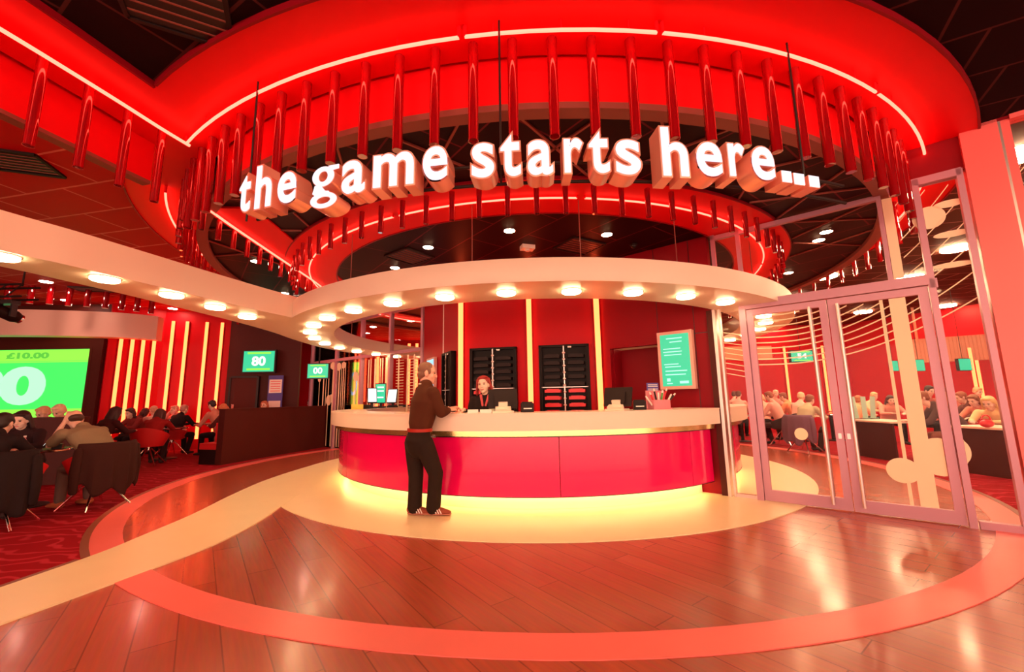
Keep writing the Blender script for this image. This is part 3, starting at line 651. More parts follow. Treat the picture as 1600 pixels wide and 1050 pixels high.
for ch, xa, xb in LET:
    pa = at_r(xa, base_y(xa), RS); pb = at_r(xb, base_y(xb), RS); m = (pa + pb) / 2; w = (pa - pb).to_2d().length
    ang = atan2(m.x - CX, -(m.y - CY)); zb = ZS + (m.z - ZS) * 0.8
    L = obj('letter', glyph(ch, w, 0.0, 0.14, 0.045), 'letter_side', sign, 0.5)
    L.location = Vector((m.x, m.y, zb)) - Vector(sign.location); L.rotation_euler = (0, 0, ang)
    if ch == 'g': L['label'] = 'letter g with a closed lower loop'
    obj('letter_face', glyph(ch, w, -0.006, 0.001, 0.018), 'letter_face', L, 0.5)
for z, dz in ((ZS + 0.05, 0), (ZS + 0.19, 0)):
    a0 = math.degrees(-0.375); 
    for z2 in (z,): obj('mounting_rail', MB().tube([pol(RS - 0.17, a, z2) for a in [-23.5 + i * 1.0 for i in range(0, 45)]], 0.012, 8), 'dark_grey', sign, world=True)
for px, py in ((402, 85), (780, 0), (1236, 60)):
    p = at_r(px, py + 60, RS - 0.15); obj('hanger_wire', MB().cyl((p.x, p.y, ZS + 0.05), (p.x, p.y, 3.99), 0.008, n=8), 'rod', sign, world=True)
# ================================================================== COUNTER AND WHAT STANDS ON IT
def build_counter(name, label, A0, A1, seams):
    ct = thing(name, label, 'counter', (CX, CY, 0))
    obj('plinth', MB().ann(3.38, 3.52, 0.011, 0.2, A0, A1), 'counter', ct, world=True)
    obj('led_strip', MB().ann(3.55, 3.61, 0.168, 0.178, A0, A1), 'led', ct, world=True)
    obj('underside', MB().ann(3.40, 3.68, 0.18, 0.19, A0, A1), 'white_metal', ct, world=True)
    for a, b in zip(seams, seams[1:]):
        obj('front_panel', MB().ann(3.65, 3.70, 0.185, 0.862, a + 0.06, b - 0.06), 'magenta', ct, world=True)
    obj('bottom_edge', MB().ann(3.655, 3.703, 0.178, 0.186, A0, A1), 'black', ct, world=True)
    obj('painted_shadow_line', MB().ann(3.5, 3.72, 0.862, 0.876, A0, A1), 'black', ct, world=True)  # black ring stands in for the shadow line above the front panels
    obj('gold_strip', MB().ann(3.6, 3.765, 0.876, 0.945, A0, A1), 'gold', ct, world=True)
    obj('cream_fascia', MB().ann(3.70, 3.85, 0.945, 1.135, A0, A1), 'counter', ct, world=True)
    obj('counter_top', MB().ann(3.28, 3.855, 1.135, 1.15, A0, A1), 'counter', ct, world=True)
    obj('back_panel', MB().ann(3.32, 3.36, 0.02, 1.135, A0, A1), 'counter', ct, world=True)
build_counter('reception_counter', 'curved reception counter with glossy crimson front and cream top', -128, 37.2, (-128, -105, -79, -53, -27, 1.6, 30, 37.2))
build_counter('hall_counter', 'end of the crimson and cream counter seen through the narrow glass pane', 39.6, 74, (39.6, 57, 74))
ZT = 1.15
def till(p, rot, label, group=None, w=0.36):
    t = thing('till_monitor', label, 'till', p, rot, group)
    b = MB().prism([(-0.13, -0.10), (0.13, -0.10), (0.10, 0.12), (-0.10, 0.12)], 0, 0.02)
    b.box((0, -0.02, 0.07), (0.11, 0.05, 0.12), m=Matrix.Rotation(0.25, 4, 'X')); b.box((0, -0.07, 0.035), (0.19, 0.07, 0.05), m=Matrix.Rotation(0.5, 4, 'X'))
    obj('stand', b, 'counter', t)
    R = Matrix.Rotation(-0.30, 4, 'X')
    c = Vector((0, 0.02, 0.165)); obj('monitor_back', MB().box(c, (w, 0.03, 0.24), m=R).box(c + R @ Vector((0, -0.02, -0.02)), (w * 0.6, 0.03, 0.15), m=R), 'dark_grey', t)
    obj('screen', MB().box(c + R @ Vector((0, 0.018, 0)), (w * 0.9, 0.006, 0.20), m=R), 'screen_teal', t)
    return t
p = at_r(786, 650, 3.55); till((p.x, p.y, ZT), radians(4), 'black till monitor on a cream stand in front of the woman', 'till monitors')
p = at_r(966, 650, 3.55); till((p.x, p.y, ZT), radians(-38), 'black till monitor turned sideways, left of the brochure stand', 'till monitors')
def printer(px, rot, label):
    p = at_r(px, 650, 3.55); t = thing('receipt_printer', label, 'printer', (p.x, p.y, ZT), rot)
    obj('printer_body', MB().box((0, 0, 0.055), (0.15, 0.16, 0.11)).box((0, 0.02, 0.115), (0.13, 0.10, 0.02)), 'dark_grey', t)
    obj('paper_slot', MB().box((0, -0.082, 0.045), (0.1, 0.006, 0.012)), 'paper', t)
printer(824, 0.05, 'small dark receipt printer right of the woman\'s till'); printer(1000, -0.2, 'small dark receipt printer left of the brochure stand')
def pad(px, sx, label):
    p = at_r(px, 652, 3.62); o = obj('paper_pad', MB().box((0, 0, 0.02), (sx, 0.12, 0.04)), 'paper', loc=(p.x, p.y, ZT), rot=0.1); setp(o, label, 'paper')
pad(739, 0.13, 'white paper block on the counter beside the man\'s hands'); pad(759, 0.14, 'flat white paper slip stack in front of the woman')
# brochure stand with dabber pens
p = at_r(1031, 652, 3.58); RB = radians(22)
bs = thing('brochure_stand', 'pink clear acrylic stand full of pens on the counter under the screen', 'stand', (p.x, p.y, ZT), RB)
obj('holder', MB().box((0, 0.06, 0.12), (0.30, 0.012, 0.24)).box((0, -0.06, 0.06), (0.26, 0.01, 0.12)).box((-0.13, 0, 0.06), (0.01, 0.12, 0.12)).box((0.13, 0, 0.06), (0.01, 0.12, 0.12)), 'pink_acrylic', bs)
obj('base', MB().box((0, 0, 0.006), (0.30, 0.16, 0.012)), 'pink_acrylic', bs)
for i in range(5): obj('divider', MB().box((-0.1 + i * 0.05, -0.01, 0.06), (0.008, 0.09, 0.11)), 'pink_acrylic', bs)
R = Matrix.Translation((p.x, p.y, ZT)) @ Matrix.Rotation(RB, 4, 'Z')
cols = ['paper', 'tray_red', 'black', 'paper', 'screen_olive', 'tray_red', 'paper', 'black']
M['green_plastic'] = mat('green_plastic', (0.05, 0.4, 0.08), 0.4); cols[4] = 'green_plastic'
names = {'paper': 'white', 'tray_red': 'red', 'black': 'black', 'green_plastic': 'green'}
spots = ['leaning out at the far left', 'second from the left', 'in the middle front', 'lower left', 'slanting across the middle', 'right of the middle', 'leaning out at the far right', 'lower right']
for i in range(8):
    x = -0.14 + i * 0.04; tilt = (i - 3.5) * 0.22; z = 0.05 + (i % 3) * 0.03
    q = R @ Vector((x * 0.9, -0.02, z)); o = thing('dabber_pen', f'{names[cols[i]]} pen {spots[i]} of the pink stand', 'pen', q, RB)
    d = Vector((sin(tilt), -0.15, cos(tilt))).normalized()
    obj('pen_body', MB().cyl((0, 0, 0), d * 0.13, 0.011, n=10), cols[i], o); obj('pen_cap', MB().cyl(d * 0.13, d * 0.165, 0.012, 0.009, n=10), 'paper', o)
q = R @ Vector((-0.02, 0.075, 0.21)); sc_ = thing('price_card', 'small blue and white card standing above the pink stand', 'card', q, RB)
obj('card', MB().box((0, 0, 0.06), (0.19, 0.006, 0.14)), 'blue_card', sc_)
b = MB()
for zz in (0.105, 0.085, 0.05, 0.03, 0.012): b.box((0, -0.0045, zz), (0.15 if zz > .1 else 0.16, 0.003, 0.009))
obj('card_lines', b, 'paper', sc_); obj('card_leg', MB().box((0, 0, -0.09), (0.01, 0.006, 0.19)), 'pink_acrylic', sc_)
# tills at the far left end of the counter
def kiosk(deg, h, w, rot, m, label, tilt):
    p = pol(3.55, deg, ZT); t = thing('counter_screen', label, 'screen', p, rot)
    obj('screen_foot', MB().box((0, 0.02, 0.02), (0.2, 0.2, 0.04)).box((0, 0.05, 0.10), (0.05, 0.04, 0.16)), 'black', t)
    Rm = Matrix.Rotation(tilt, 4, 'X'); c = Vector((0, 0, 0.10 + h / 2))
    obj('screen_case', MB().box(c, (w, 0.03, h), m=Rm), 'black', t); obj('screen_glass', MB().box(c + Rm @ Vector((0, -0.017, 0)), (w * 0.88, 0.006, h * 0.9), m=Rm), m, t)
    b = MB()
    for q in (0.3, 0.12, -0.2): b.box(c + Rm @ Vector((0, -0.021, h * q)), (w * 0.6, 0.003, h * 0.07), m=Rm)
    obj('screen_lines', b, 'screen_white', t)
kiosk(-97.5, 0.36, 0.20, radians(24), 'screen_white', 'tilted touch screen at the far left end of the counter', -0.45)
kiosk(-103.5, 0.46, 0.24, radians(4), 'screen_teal', 'tall upright screen between the two smaller ones at the left end of the counter', 0.0)
kiosk(-111, 0.34, 0.24, radians(-6), 'screen_white', 'small white screen just left of the standing man', -0.25)
p = pol(3.6, -93, ZT); o = obj('card_tray', MB().box((0, 0, 0.03), (0.3, 0.2, 0.06)).box((0.02, 0, 0.07), (0.2, 0.12, 0.03)), 'black', loc=p); setp(o, 'low black tray at the foot of the tilted touch screen', 'tray')
p = pol(3.62, -88, ZT); o = obj('desk_card', MB().box((0, 0, 0.05), (0.24, 0.02, 0.10)), 'yellow', loc=p); setp(o, 'small yellow card at the left tip of the counter', 'card')
p = pol(3.6, -116, ZT); o = thing('card_terminal', 'low black keypad on the counter behind the standing man', 'keypad', p, 0.2)
obj('keypad_body', MB().box((0, 0, 0.03), (0.5, 0.14, 0.06)), 'black', o); obj('keypad_keys', MB().box((0, -0.02, 0.064), (0.4, 0.08, 0.008)), 'tray_red', o)

# ---- light strips on the core wall
def wall_strip(p, z0, z1, w, rot, label, group):
    t = thing('wall_light_strip', label, 'light strip', (p[0], p[1], z0), rot, group)
    obj('strip_channel', MB().box((0, 0.0, (z1 - z0) / 2), (w + 0.02, 0.03, z1 - z0)), 'red_wall', t)
    obj('strip_diffuser', MB().box((0, -0.03, (z1 - z0) / 2), (w, 0.03, z1 - z0 - 0.01)), 'strip', t)
for f, lab in ((FAC[0], 'tall glowing strip right of the cabinet with the red trays'), (FAC[1], 'tall glowing strip between the two full cabinets'), (FAC[2], 'tall glowing strip left of the woman')):
    wall_strip((f.x, f.y - 0.075), 0.9, 3.58, 0.085, 0, lab, 'light strips on the counter core')
struct('trim_13', MB().box((FAC[3].x - 0.02, FAC[3].y - 0.06, 1.8), (0.035, 0.035, 3.6)), 'white_metal')
# ---- cabinets of trays
def cabinet(fa, fb, label, w=0.84, lit=(0, 1, 2, 3, 4), cx=0.5, trays=True, tl=''):
    m = fa.lerp(fb, cx); d = (fb - fa).normalized(); rot = atan2(d.y, d.x)
    n = Vector((-d.y, d.x, 0)); m = m + n * 0.05
    t = thing('tray_cabinet', label, 'cabinet', (m.x, m.y, 0.2), rot); H = 2.0; D = 0.10
    b = MB().box((0, 0.01, H / 2), (w, 0.02, H)); b.box((-w / 2 + 0.02, D / 2, H / 2), (0.04, D, H)).box((w / 2 - 0.02, D / 2, H / 2), (0.04, D, H)).box((0, D / 2, H - 0.02), (w, D, 0.04)).box((0, D / 2, 0.35), (w, D, 0.7))
    obj('carcass', b, 'cab_black', t)
    r = MB().box((0, D + 0.005, H / 2 + 0.35), (0.018, 0.01, H - 0.75))
    for k in range(11): r.ell((0, D + 0.01, 0.78 + k * 0.108), (0.028, 0.01, 0.02), u=8, v=6)
    obj('centre_rail', r, 'steel', t)
    for k in (0, 1): obj('side_rail', MB().box(((-1) ** k * (w / 2 - 0.05), D + 0.003, H / 2 + 0.35), (0.008, 0.008, H - 0.75)), 'dark_grey', t)
    obj('shelf', MB().box((0, D * 0.6, 1.29), (w - 0.08, D * 0.8, 0.012)), 'steel', t)
    obj('label_plate', MB().box((-0.1, D + 0.002, H - 0.045), (0.06, 0.006, 0.025)), 'paper', t)
    if trays:
        T = wmat(t)
        for col in (0, 1):
            for k in range(10):
                z = 0.74 + k * 0.115; x = (-1 if col else 1) * w * 0.235
                red = k < 5
                if red: lab = 'red tray in the lower rows of the ' + tl; g = 'red trays in the ' + tl
                else: lab = 'dark tray in the upper rows of the ' + tl; g = 'dark trays in the ' + tl
                o = obj('tray', MB().prism([(-0.145, 0.03), (0.145, 0.03), (0.13, D + 0.05), (-0.13, D + 0.05)], 0, 0.05).box((0, D + 0.03, 0.056), (0.2, 0.04, 0.012)), 'tray_red' if red else 'dark_grey', loc=T @ Vector((x, 0, z)), rot=rot)
                setp(o, lab, 'tray', g)
cabinet(FAC[0], FAC[1], 'black cabinet of trays between the middle and right light strips', 0.84, cx=0.48, tl='cabinet between the middle and right light strips')
cabinet(FAC[1], FAC[2], 'black cabinet of trays behind the woman', 0.84, cx=0.5, tl='cabinet behind the woman')
cabinet(FAC[2], FAC[3], 'narrow black cabinet edge-on, behind the standing man\'s hands', 0.6, cx=0.45, trays=False)
# ---- screens on the core walls
def wall_screen(name, o3, rot, w, h, frame, m, label, depth=0.10, bez=0.05, lines=(), foot=None, fr='black'):
    t = thing(name, label, 'screen', o3, rot)
    obj('screen_case', MB().box((0, depth / 2 * -1, 0), (w, depth, h)), frame, t)
    s = obj('screen_panel', MB().box((0, -depth - 0.003, 0), (w - 2 * bez, 0.006, h - 2 * bez)), m, t)
    if lines:
        b = MB()
        for x, z, lw, lh in lines: b.box((x * (w - 2 * bez), -depth - 0.0075, z * (h - 2 * bez)), (lw * (w - 2 * bez), 0.003, lh * (h - 2 * bez)))
        obj('screen_text_lines', b, 'screen_cyan', s)
    return t, s
tl = [(0.0, 0.42, .55, .02), (0.05, .35, .42, .02), (-.1, .22, .6, .018), (-.08, .16, .65, .018), (-.08, .10, .6, .018), (-.15, -.08, .5, .018), (-.1, -.13, .55, .018), (0, -.21, .75, .02), (-.03, -.28, .7, .02), (-.28, -.38, .12, .06), (-.25, -.45, .2, .02), (.25, -.43, .3, .05)]
M['tv_frame'] = mat('pinkish_tv_frame', (0.75, 0.42, 0.36), 0.4)
wall_screen('information_screen', wp(-0.88, 1.83, 0.02), WROT, 0.50, 0.84, 'tv_frame', 'screen_teal', 'upright teal screen in a pale frame on the dark red wall', 0.10, 0.045, tl)
dd_ = (FAC[4] - FAC[3]).normalized(); mm = FAC[3].lerp(FAC[4], 0.45); rot = atan2(dd_.y, dd_.x) + pi
wall_screen('information_screen', Vector((mm.x - 0.055, mm.y - 0.035, 1.75)), radians(-62), 0.55, 0.9, 'tv_frame', 'screen_blue', 'pale blue screen partly hidden behind the standing man\'s head', 0.06, 0.04)

# ================================================================== LEFT HALL
def on_wall(px, p0, p1):
    r = ray(px, 560); n = Vector((p1.y - p0.y, p0.x - p1.x, 0)); t = (Vector((p0.x, p0.y, 0)) - EYE).dot(n) / r.dot(n); return EYE + r * t
def hall_strip(px, p0, p1, label, group, ztop, w=0.075):
    q = on_wall(px, p0, p1); d = (p1 - p0).to_2d().normalized(); wall_strip((q.x + d.y * 0.08, q.y - d.x * 0.08), 0.3, ztop, w, atan2(d.y, d.x), label, group)
for px in (184, 202, 219, 236): hall_strip(px, a_w, b_w, 'glowing strip in the group of four beside the big screen', 'strips beside the big screen', 3.25)
for px in (268, 290, 321, 345): hall_strip(px, b_w, c_w, 'glowing strip on the red wall nearer the brown door', 'strips on the red wall beside the door', 3.75)
for px in (592, 606, 640, 652, 662): hall_strip(px, Vector((-12, 18.95, 0)), Vector((12, 18.95, 0)), 'added glowing strip on the far wall behind the white bars', 'added strips on the far wall', 3.9, 0.12)  # glowing strips added to light up the dark far wall
# projection screen
xr = at_y(143, 560, SY).x; xl = xr - 3.6; zt = at_y(100, 546, SY).z; hS = 2.1
ps = thing('projection_screen', 'big green screen showing 80 at the far left', 'screen', ((xl + xr) / 2, SY, 0.6))
obj('screen_frame', MB().box(((xl + xr) / 2, SY - 0.02, zt + 0.13), (xr - xl + 0.7, 0.12, 0.26)).box((xr + 0.17, SY - 0.02, zt - hS / 2), (0.34, 0.12, hS)).box((xr + 0.06, SY - 0.07, zt - hS / 2), (0.04, 0.03, hS)), 'brown_wall', ps, world=True)
pn = obj('screen_panel', MB().box(((xl + xr) / 2, SY - 0.03, zt - hS / 2), (xr - xl, 0.02, hS)), 'screen_green', ps, world=True)
obj('screen_band', MB().box(((xl + xr) / 2, SY - 0.045, zt - 0.16), (xr - xl, 0.008, 0.30)), 'screen_lime', pn, world=True)
obj('screen_edge', MB().box(((xl + xr) / 2, SY - 0.045, zt - 0.335), (xr - xl, 0.008, 0.03)).box((xr - 0.01, SY - 0.045, zt - hS / 2), (0.03, 0.008, hS)).box(((xl + xr) / 2, SY - 0.045, zt - 1.75), (xr - xl, 0.008, 0.35)), 'screen_lime', pn, world=True)
def put_text(body, w, h, p, m, parent, rot=0.0, off=0.05, name='screen_number'):
    me = fit_text(body, w, h, offset=off); me.transform(Matrix.Translation(p) @ Matrix.Rotation(rot, 4, 'Z')); return obj(name, me, m, parent, 0, world=True)
M['screen_num'] = glow('mint_screen_number', (0.5, 1.0, 0.62))
e0 = at_y(10, 600, SY).x; e1 = at_y(75, 600, SY).x; z1_ = at_y(40, 573, SY).z; z0_ = at_y(40, 633, SY).z
wn = (e1 - e0) * 2 + 0.14
put_text('80', wn, z1_ - z0_, Vector((e1 - wn / 2, SY - 0.05, (z0_ + z1_) / 2)), 'screen_num', pn)
put_text('£10.00', 1.15, 0.17, Vector((at_y(47, 556, SY).x, SY - 0.055, zt - 0.16)), 'screen_grey', pn, name='screen_price')
# small tv
def tv(px, py, Y, wpx, hpx, body, label, m='screen_teal', rot=0.0):
    p = at_y(px, py, Y); w = wpx * Y / FPX; h = hpx * Y / FPX
    t, s = wall_screen('wall_television', (p.x, p.y, p.z), rot, w, h, 'black', m, label, 0.08, 0.035 * w / 0.9)
    if body:
        me = fit_text(body, w * 0.42, h * 0.42, offset=0.04); me.transform(Matrix.Translation((0, -0.09, 0.01))); obj('screen_number', me, 'screen_white', s, 0)
        b = MB().box((0, -0.088, h * 0.36), (w * 0.7, 0.003, h * 0.08)).box((0, -0.088, -h * 0.34), (w * 0.7, 0.003, h * 0.08)); obj('screen_bars', b, 'screen_lime', s)
    return t
tv(407, 565, 12.35, 52, 36, '80', 'black television showing 80 above the brown door')
t = tv(499, 580, 10.6, 34, 24, '00', 'small green television showing 00 seen among the white bars')
p = at_y(499, 580, 10.6); obj('ceiling_pole', MB().cyl((0, -0.03, 0.2), (0, -0.03, 4.03 - p.z), 0.02, n=8), 'dark_grey', t)
ps2 = thing('projection_screen', 'tall lime screen showing 00 behind the white bars', 'screen', at_y(545, 600, 15.5), 0)
w2_ = 44 * 15.5 / FPX; h2_ = 62 * 15.5 / FPX * 1.1
pn2 = obj('screen_panel', MB().box((0, 0, 0), (w2_, 0.05, h2_)), 'screen_olive', ps2)
obj('screen_band', MB().box((0, -0.03, h2_ * 0.40), (w2_, 0.01, h2_ * 0.16)), 'screen_lime', pn2)
me = fit_text('00', w2_ * 0.62, h2_ * 0.52); me.transform(Matrix.Translation((0, -0.04, 0))); obj('screen_number', me, 'screen_blue', pn2, 0)
zb = ps2.location.z; obj('screen_stand', MB().box((0, 0.06, -zb / 2 - h2_ / 4), (w2_ * 0.9, 0.04, zb - h2_ / 2)), 'brown_wall', ps2)
# poster
po = thing('wall_poster', 'tall pale poster with a blue heading right of the brown door', 'poster', at_y(430, 613, 12.45))
wq = 23 * 12.45 / FPX; hq = 52 * 12.45 / FPX
obj('poster_sheet', MB().box((0, 0, 0), (wq, 0.012, hq)), 'blue_card', po)
each('poster_print', [MB().box((0, -0.008, hq * 0.18), (wq * 0.85, 0.004, hq * 0.4)), MB().box((0, -0.008, -hq * 0.35), (wq * 0.8, 0.004, hq * 0.2))], 'paper', po)
b = MB()
for k in range(5): b.box((0, -0.011, hq * (0.32 - 0.07 * k)), (wq * 0.65, 0.003, hq * 0.02))
obj('poster_lines', b, 'tray_red', po)
# stage pelmet and the row of dark tubes above
pe = [at_y(-60, 500, 9.6), at_y(20, 500, 9.7), at_y(110, 500, 9.95), at_y(190, 500, 10.3), at_y(246, 508, 10.8)]
pl = smooth_line([v2(q) for q in pe], 6); zt0 = at_y(60, 484, 9.8).z; zb0 = at_y(60, 524, 9.8).z
M['pelmet'] = mat('pale_pelmet_paint', (0.85, 0.55, 0.45), 0.45)
o = obj('stage_pelmet', MB().prism(pl + [(p[0] - 0.1, p[1] + 0.3) for p in pl[::-1]], zb0, zt0), 'pelmet'); setp(o, 'pale curved pelmet over the big green screen', 'pelmet')
tubes([Vector((q.x, q.y - 0.25, 4.06)) for q in [at_y(px, 480, Y) for px, Y in ((65, 9.4), (95, 9.5), (124, 9.7), (152, 9.8), (180, 10.0), (205, 10.2), (228, 10.4), (250, 10.7), (30, 9.3))]], 0.06, 0.42, 'short dark red tube in the row over the stage pelmet', 'tubes over the stage pelmet')
tubes([Vector((q.x, q.y, 4.06)) for q in [at_y(px, 500, 12.1) for px in range(372, 466, 12)]], 0.035, 0.42, 'short dark red tube in the row over the back wall door', 'tubes over the back wall door')
# moving head lamp on its truss
pt = at_y(12, 470, 6.5)
mh = thing('stage_light', 'black stage lamp hanging at the left edge of the picture', 'stage light', (pt.x, pt.y, pt.z))
obj('yoke', MB().box((-0.12, 0, -0.14), (0.03, 0.08, 0.24)).box((0.12, 0, -0.14), (0.03, 0.08, 0.24)).box((0, 0, -0.03), (0.28, 0.14, 0.06)), 'black', mh)
obj('lamp_head', MB().limb([((-0.02, -0.12, -0.16), 0.09, 0.09), ((0.02, 0.10, -0.24), 0.10, 0.10)]), 'dark_grey', mh)
obj('lens', MB().cyl((0.026, 0.16, -0.262), (0.03, 0.19, -0.272), 0.075), 'chrome', mh)
tr = thing('lighting_truss', 'short dark truss carrying the stage lamp at left', 'truss', (pt.x, pt.y, pt.z))
for y in (-0.12, 0.12):
    for z in (0.04, 0.24): obj('truss_chord', MB().cyl((-0.9, y, z), (0.35, y, z), 0.018, n=8), 'dark_grey', tr)
b = MB()
for k in range(5): b.cyl((-0.9 + k * 0.25, -0.12, 0.04), (-0.65 + k * 0.25, -0.12, 0.24), 0.01, n=6)
obj('truss_lacing', b, 'dark_grey', tr)
for x in (-0.6, 0.2): obj('truss_hanger', MB().cyl((x, 0, 0.24), (x, 0, 4.05 - pt.z), 0.012, n=8), 'dark_grey', tr)
# banquettes
def banquette(p0, p1, h, th, label, seat_side=1, seat=True, m='brown_wall'):
    p0 = Vector((*p0, 0)); p1 = Vector((*p1, 0)); d = p1 - p0; L = d.length; t = thing('banquette', label, 'bench', p0, atan2(d.y, d.x))
    obj('back_panel', MB().box((L / 2, 0, h / 2), (L, th, h)), m, t); obj('top_rail', MB().box((L / 2, 0, h + 0.01), (L, th + 0.03, 0.03)), m, t)
    if seat:
        obj('bench_base', MB().box((L / 2, seat_side * 0.30, 0.16), (L - 0.05, 0.5, 0.32)), 'black', t); obj('bench_cushion', MB().box((L / 2, seat_side * 0.31, 0.385), (L - 0.05, 0.52, 0.13)), 'red_seat', t)
        obj('back_cushion', MB().box((L / 2, seat_side * (th / 2 + 0.04), 0.68), (L - 0.05, 0.08, 0.42)), 'red_seat', t)
    return t
banquette((-6.37, 9.14), (-5.15, 14.2), 1.17, 0.16, 'long dark brown low wall backing a red bench, left of the counter')
banquette((-9.6, 6.9), (-7.5, 7.35), 1.10, 0.14, 'dark bench back behind the two fair-haired people', 1, False)
# ================================================================== PEOPLE
HM = {}
def cloth(r, g, b, rough=0.85):
    k = (round(r, 3), round(g, 3), round(b, 3))
    if k not in HM: HM[k] = mat('cloth_%d' % len(HM), (r, g, b), rough, noise=0.12, nscale=9, spec=0.2)
    return HM[k]
def hairm(r, g, b):
    k = ('h', r, g, b)
    if k not in HM: HM[k] = mat('hair_%d' % len(HM), (r, g, b), 0.55, noise=0.3, nscale=30)
    return HM[k]
SKINS = [M['skin'], mat('fair_skin', (0.86, 0.58, 0.46), 0.5), mat('ruddy_skin', (0.78, 0.42, 0.31), 0.5)]
def headmat(c, yaw, tilt, roll=0.0, s=1.0):
    return Matrix.Translation(Vector(c)) @ Matrix.Rotation(-yaw, 4, 'Z') @ Matrix.Rotation(-tilt, 4, 'X') @ Matrix.Rotation(roll, 4, 'Y') @ Matrix.Scale(s, 4)
def ellm(mb, Hm, c, r, m=None, u=18, v=12): mb.ell((0, 0, 0), (1, 1, 1), Hm @ Matrix.Translation(Vector(c)) @ (m if m else Matrix()) @ Matrix.Diagonal((r[0], r[1], r[2], 1)), u, v)
def head_parts(mb, Hm):
    ellm(mb, Hm, (0, -0.012, 0.03), (0.073, 0.093, 0.088)); ellm(mb, Hm, (0, 0.018, -0.03), (0.063, 0.068, 0.085))
    ellm(mb, Hm, (0, 0.038, -0.082), (0.043, 0.046, 0.036)); ellm(mb, Hm, (0, 0.066, -0.098), (0.022, 0.022, 0.018))
    ellm(mb, Hm, (0, 0.062, 0.028), (0.052, 0.024, 0.016))
    for s in (-1, 1):
        ellm(mb, Hm, (s * 0.076, -0.008, -0.012), (0.012, 0.022, 0.034), Matrix.Rotation(s * 0.25, 4, 'Z'))
        ellm(mb, Hm, (s * 0.042, 0.052, -0.035), (0.022, 0.022, 0.022))
    mb.limb([(Hm @ Vector((0, 0.082, 0.012)), 0.011, 0.011), (Hm @ Vector((0, 0.098, -0.022)), 0.015, 0.014), (Hm @ Vector((0, 0.096, -0.033)), 0.018, 0.012)], n=10)
    ellm(mb, Hm, (0, 0.078, -0.067), (0.025, 0.014, 0.012))
def face_bits(parent, Hm, skin, big=False):
    for s in (-1, 1):
        e = MB(); ellm(e, Hm, (s * 0.031, 0.079, 0.004), (0.013, 0.008, 0.006), u=10, v=6); obj('eye', e, 'eye', parent)
        b = MB(); ellm(b, Hm, (s * 0.032, 0.081, 0.024), (0.018, 0.006, 0.004), Matrix.Rotation(s * 0.15, 4, 'Y'), 10, 6); obj('eyebrow', b, 'eye', parent)
    l = MB(); ellm(l, Hm, (0, 0.089, -0.066), (0.024, 0.007, 0.006), u=12, v=6); obj('mouth', l, 'lip', parent)
def hair_parts(mb, Hm, style):
    if style == 'bald':
        ellm(mb, Hm, (0, -0.035, -0.005), (0.081, 0.078, 0.055))
        for s in (-1, 1): ellm(mb, Hm, (s * 0.07, 0.008, 0.012), (0.014, 0.03, 0.022))
        return
    ellm(mb, Hm, (0, -0.026, 0.042), (0.083, 0.098, 0.088))
    if style == 'short':
        ellm(mb, Hm, (0, -0.055, -0.015), (0.074, 0.058, 0.06)); ellm(mb, Hm, (0, 0.03, 0.095), (0.058, 0.045, 0.03))
        for s in (-1, 1): ellm(mb, Hm, (s * 0.072, 0.01, 0.02), (0.014, 0.026, 0.035))
    elif style == 'bob':
        ellm(mb, Hm, (0, -0.055, -0.03), (0.092, 0.066, 0.10)); ellm(mb, Hm, (0, 0.032, 0.094), (0.066, 0.045, 0.026))
        for s in (-1, 1): mb.limb([(Hm @ Vector((s * 0.078, -0.005, 0.07)), 0.022, 0.034), (Hm @ Vector((s * 0.098, -0.016, -0.02)), 0.015, 0.042), (Hm @ Vector((s * 0.108, -0.018, -0.12)), 0.022, 0.036)], n=10)
    else:
        mb.limb([(Hm @ Vector((0, -0.05, 0.03)), 0.09, 0.07), (Hm @ Vector((0, -0.075, -0.12)), 0.10, 0.055), (Hm @ Vector((0, -0.075, -0.24)), 0.085, 0.04)])
        ellm(mb, Hm, (0, 0.032, 0.094), (0.064, 0.045, 0.026))
        for s in (-1, 1): mb.limb([(Hm @ Vector((s * 0.070, 0.008, 0.07)), 0.024, 0.036), (Hm @ Vector((s * 0.092, -0.004, -0.03)), 0.024, 0.042), (Hm @ Vector((s * 0.09, -0.006, -0.19)), 0.026, 0.034)], n=10)
def hand_parts(mb, w, d, up, side, s=1.0, curl=0.5):
    """w wrist, d direction of the fingers, up back of the hand, side +1 puts the thumb on the right of d"""
    w = Vector(w); d = Vector(d).normalized(); up = Vector(up); up = (up - d * up.dot(d)).normalized(); x = d.cross(up) * side
    mb.limb([(w - d * 0.02, 0.026 * s, 0.020 * s), (w + d * 0.03 * s, 0.036 * s, 0.017 * s), (w + d * 0.085 * s, 0.042 * s, 0.014 * s)], side=x, n=12)
    for i, (o, L) in enumerate(((0.030, 0.072), (0.010, 0.082), (-0.011, 0.076), (-0.031, 0.060))):
        p0 = w + d * 0.083 * s + x * o * s; a = (d - up * curl * 0.6).normalized(); b = (d - up * curl * 2.2).normalized()
        p1 = p0 + a * L * 0.5 * s; p2 = p1 + b * L * 0.5 * s
        mb.limb([(p0, 0.0095 * s, 0.0095 * s), (p1, 0.0088 * s, 0.0088 * s), (p2, 0.0075 * s, 0.0075 * s)], side=x, n=8)
    t0 = w + d * 0.02 * s + x * 0.028 * s; t1 = t0 + (d * 0.6 + x * 0.7 - up * 0.3).normalized() * 0.042 * s; t2 = t1 + (d * 0.9 + x * 0.1 - up * 0.4).normalized() * 0.034 * s
    mb.limb([(t0, 0.014 * s, 0.013 * s), (t1, 0.011 * s, 0.011 * s), (t2, 0.009 * s, 0.009 * s)], side=up, n=8)
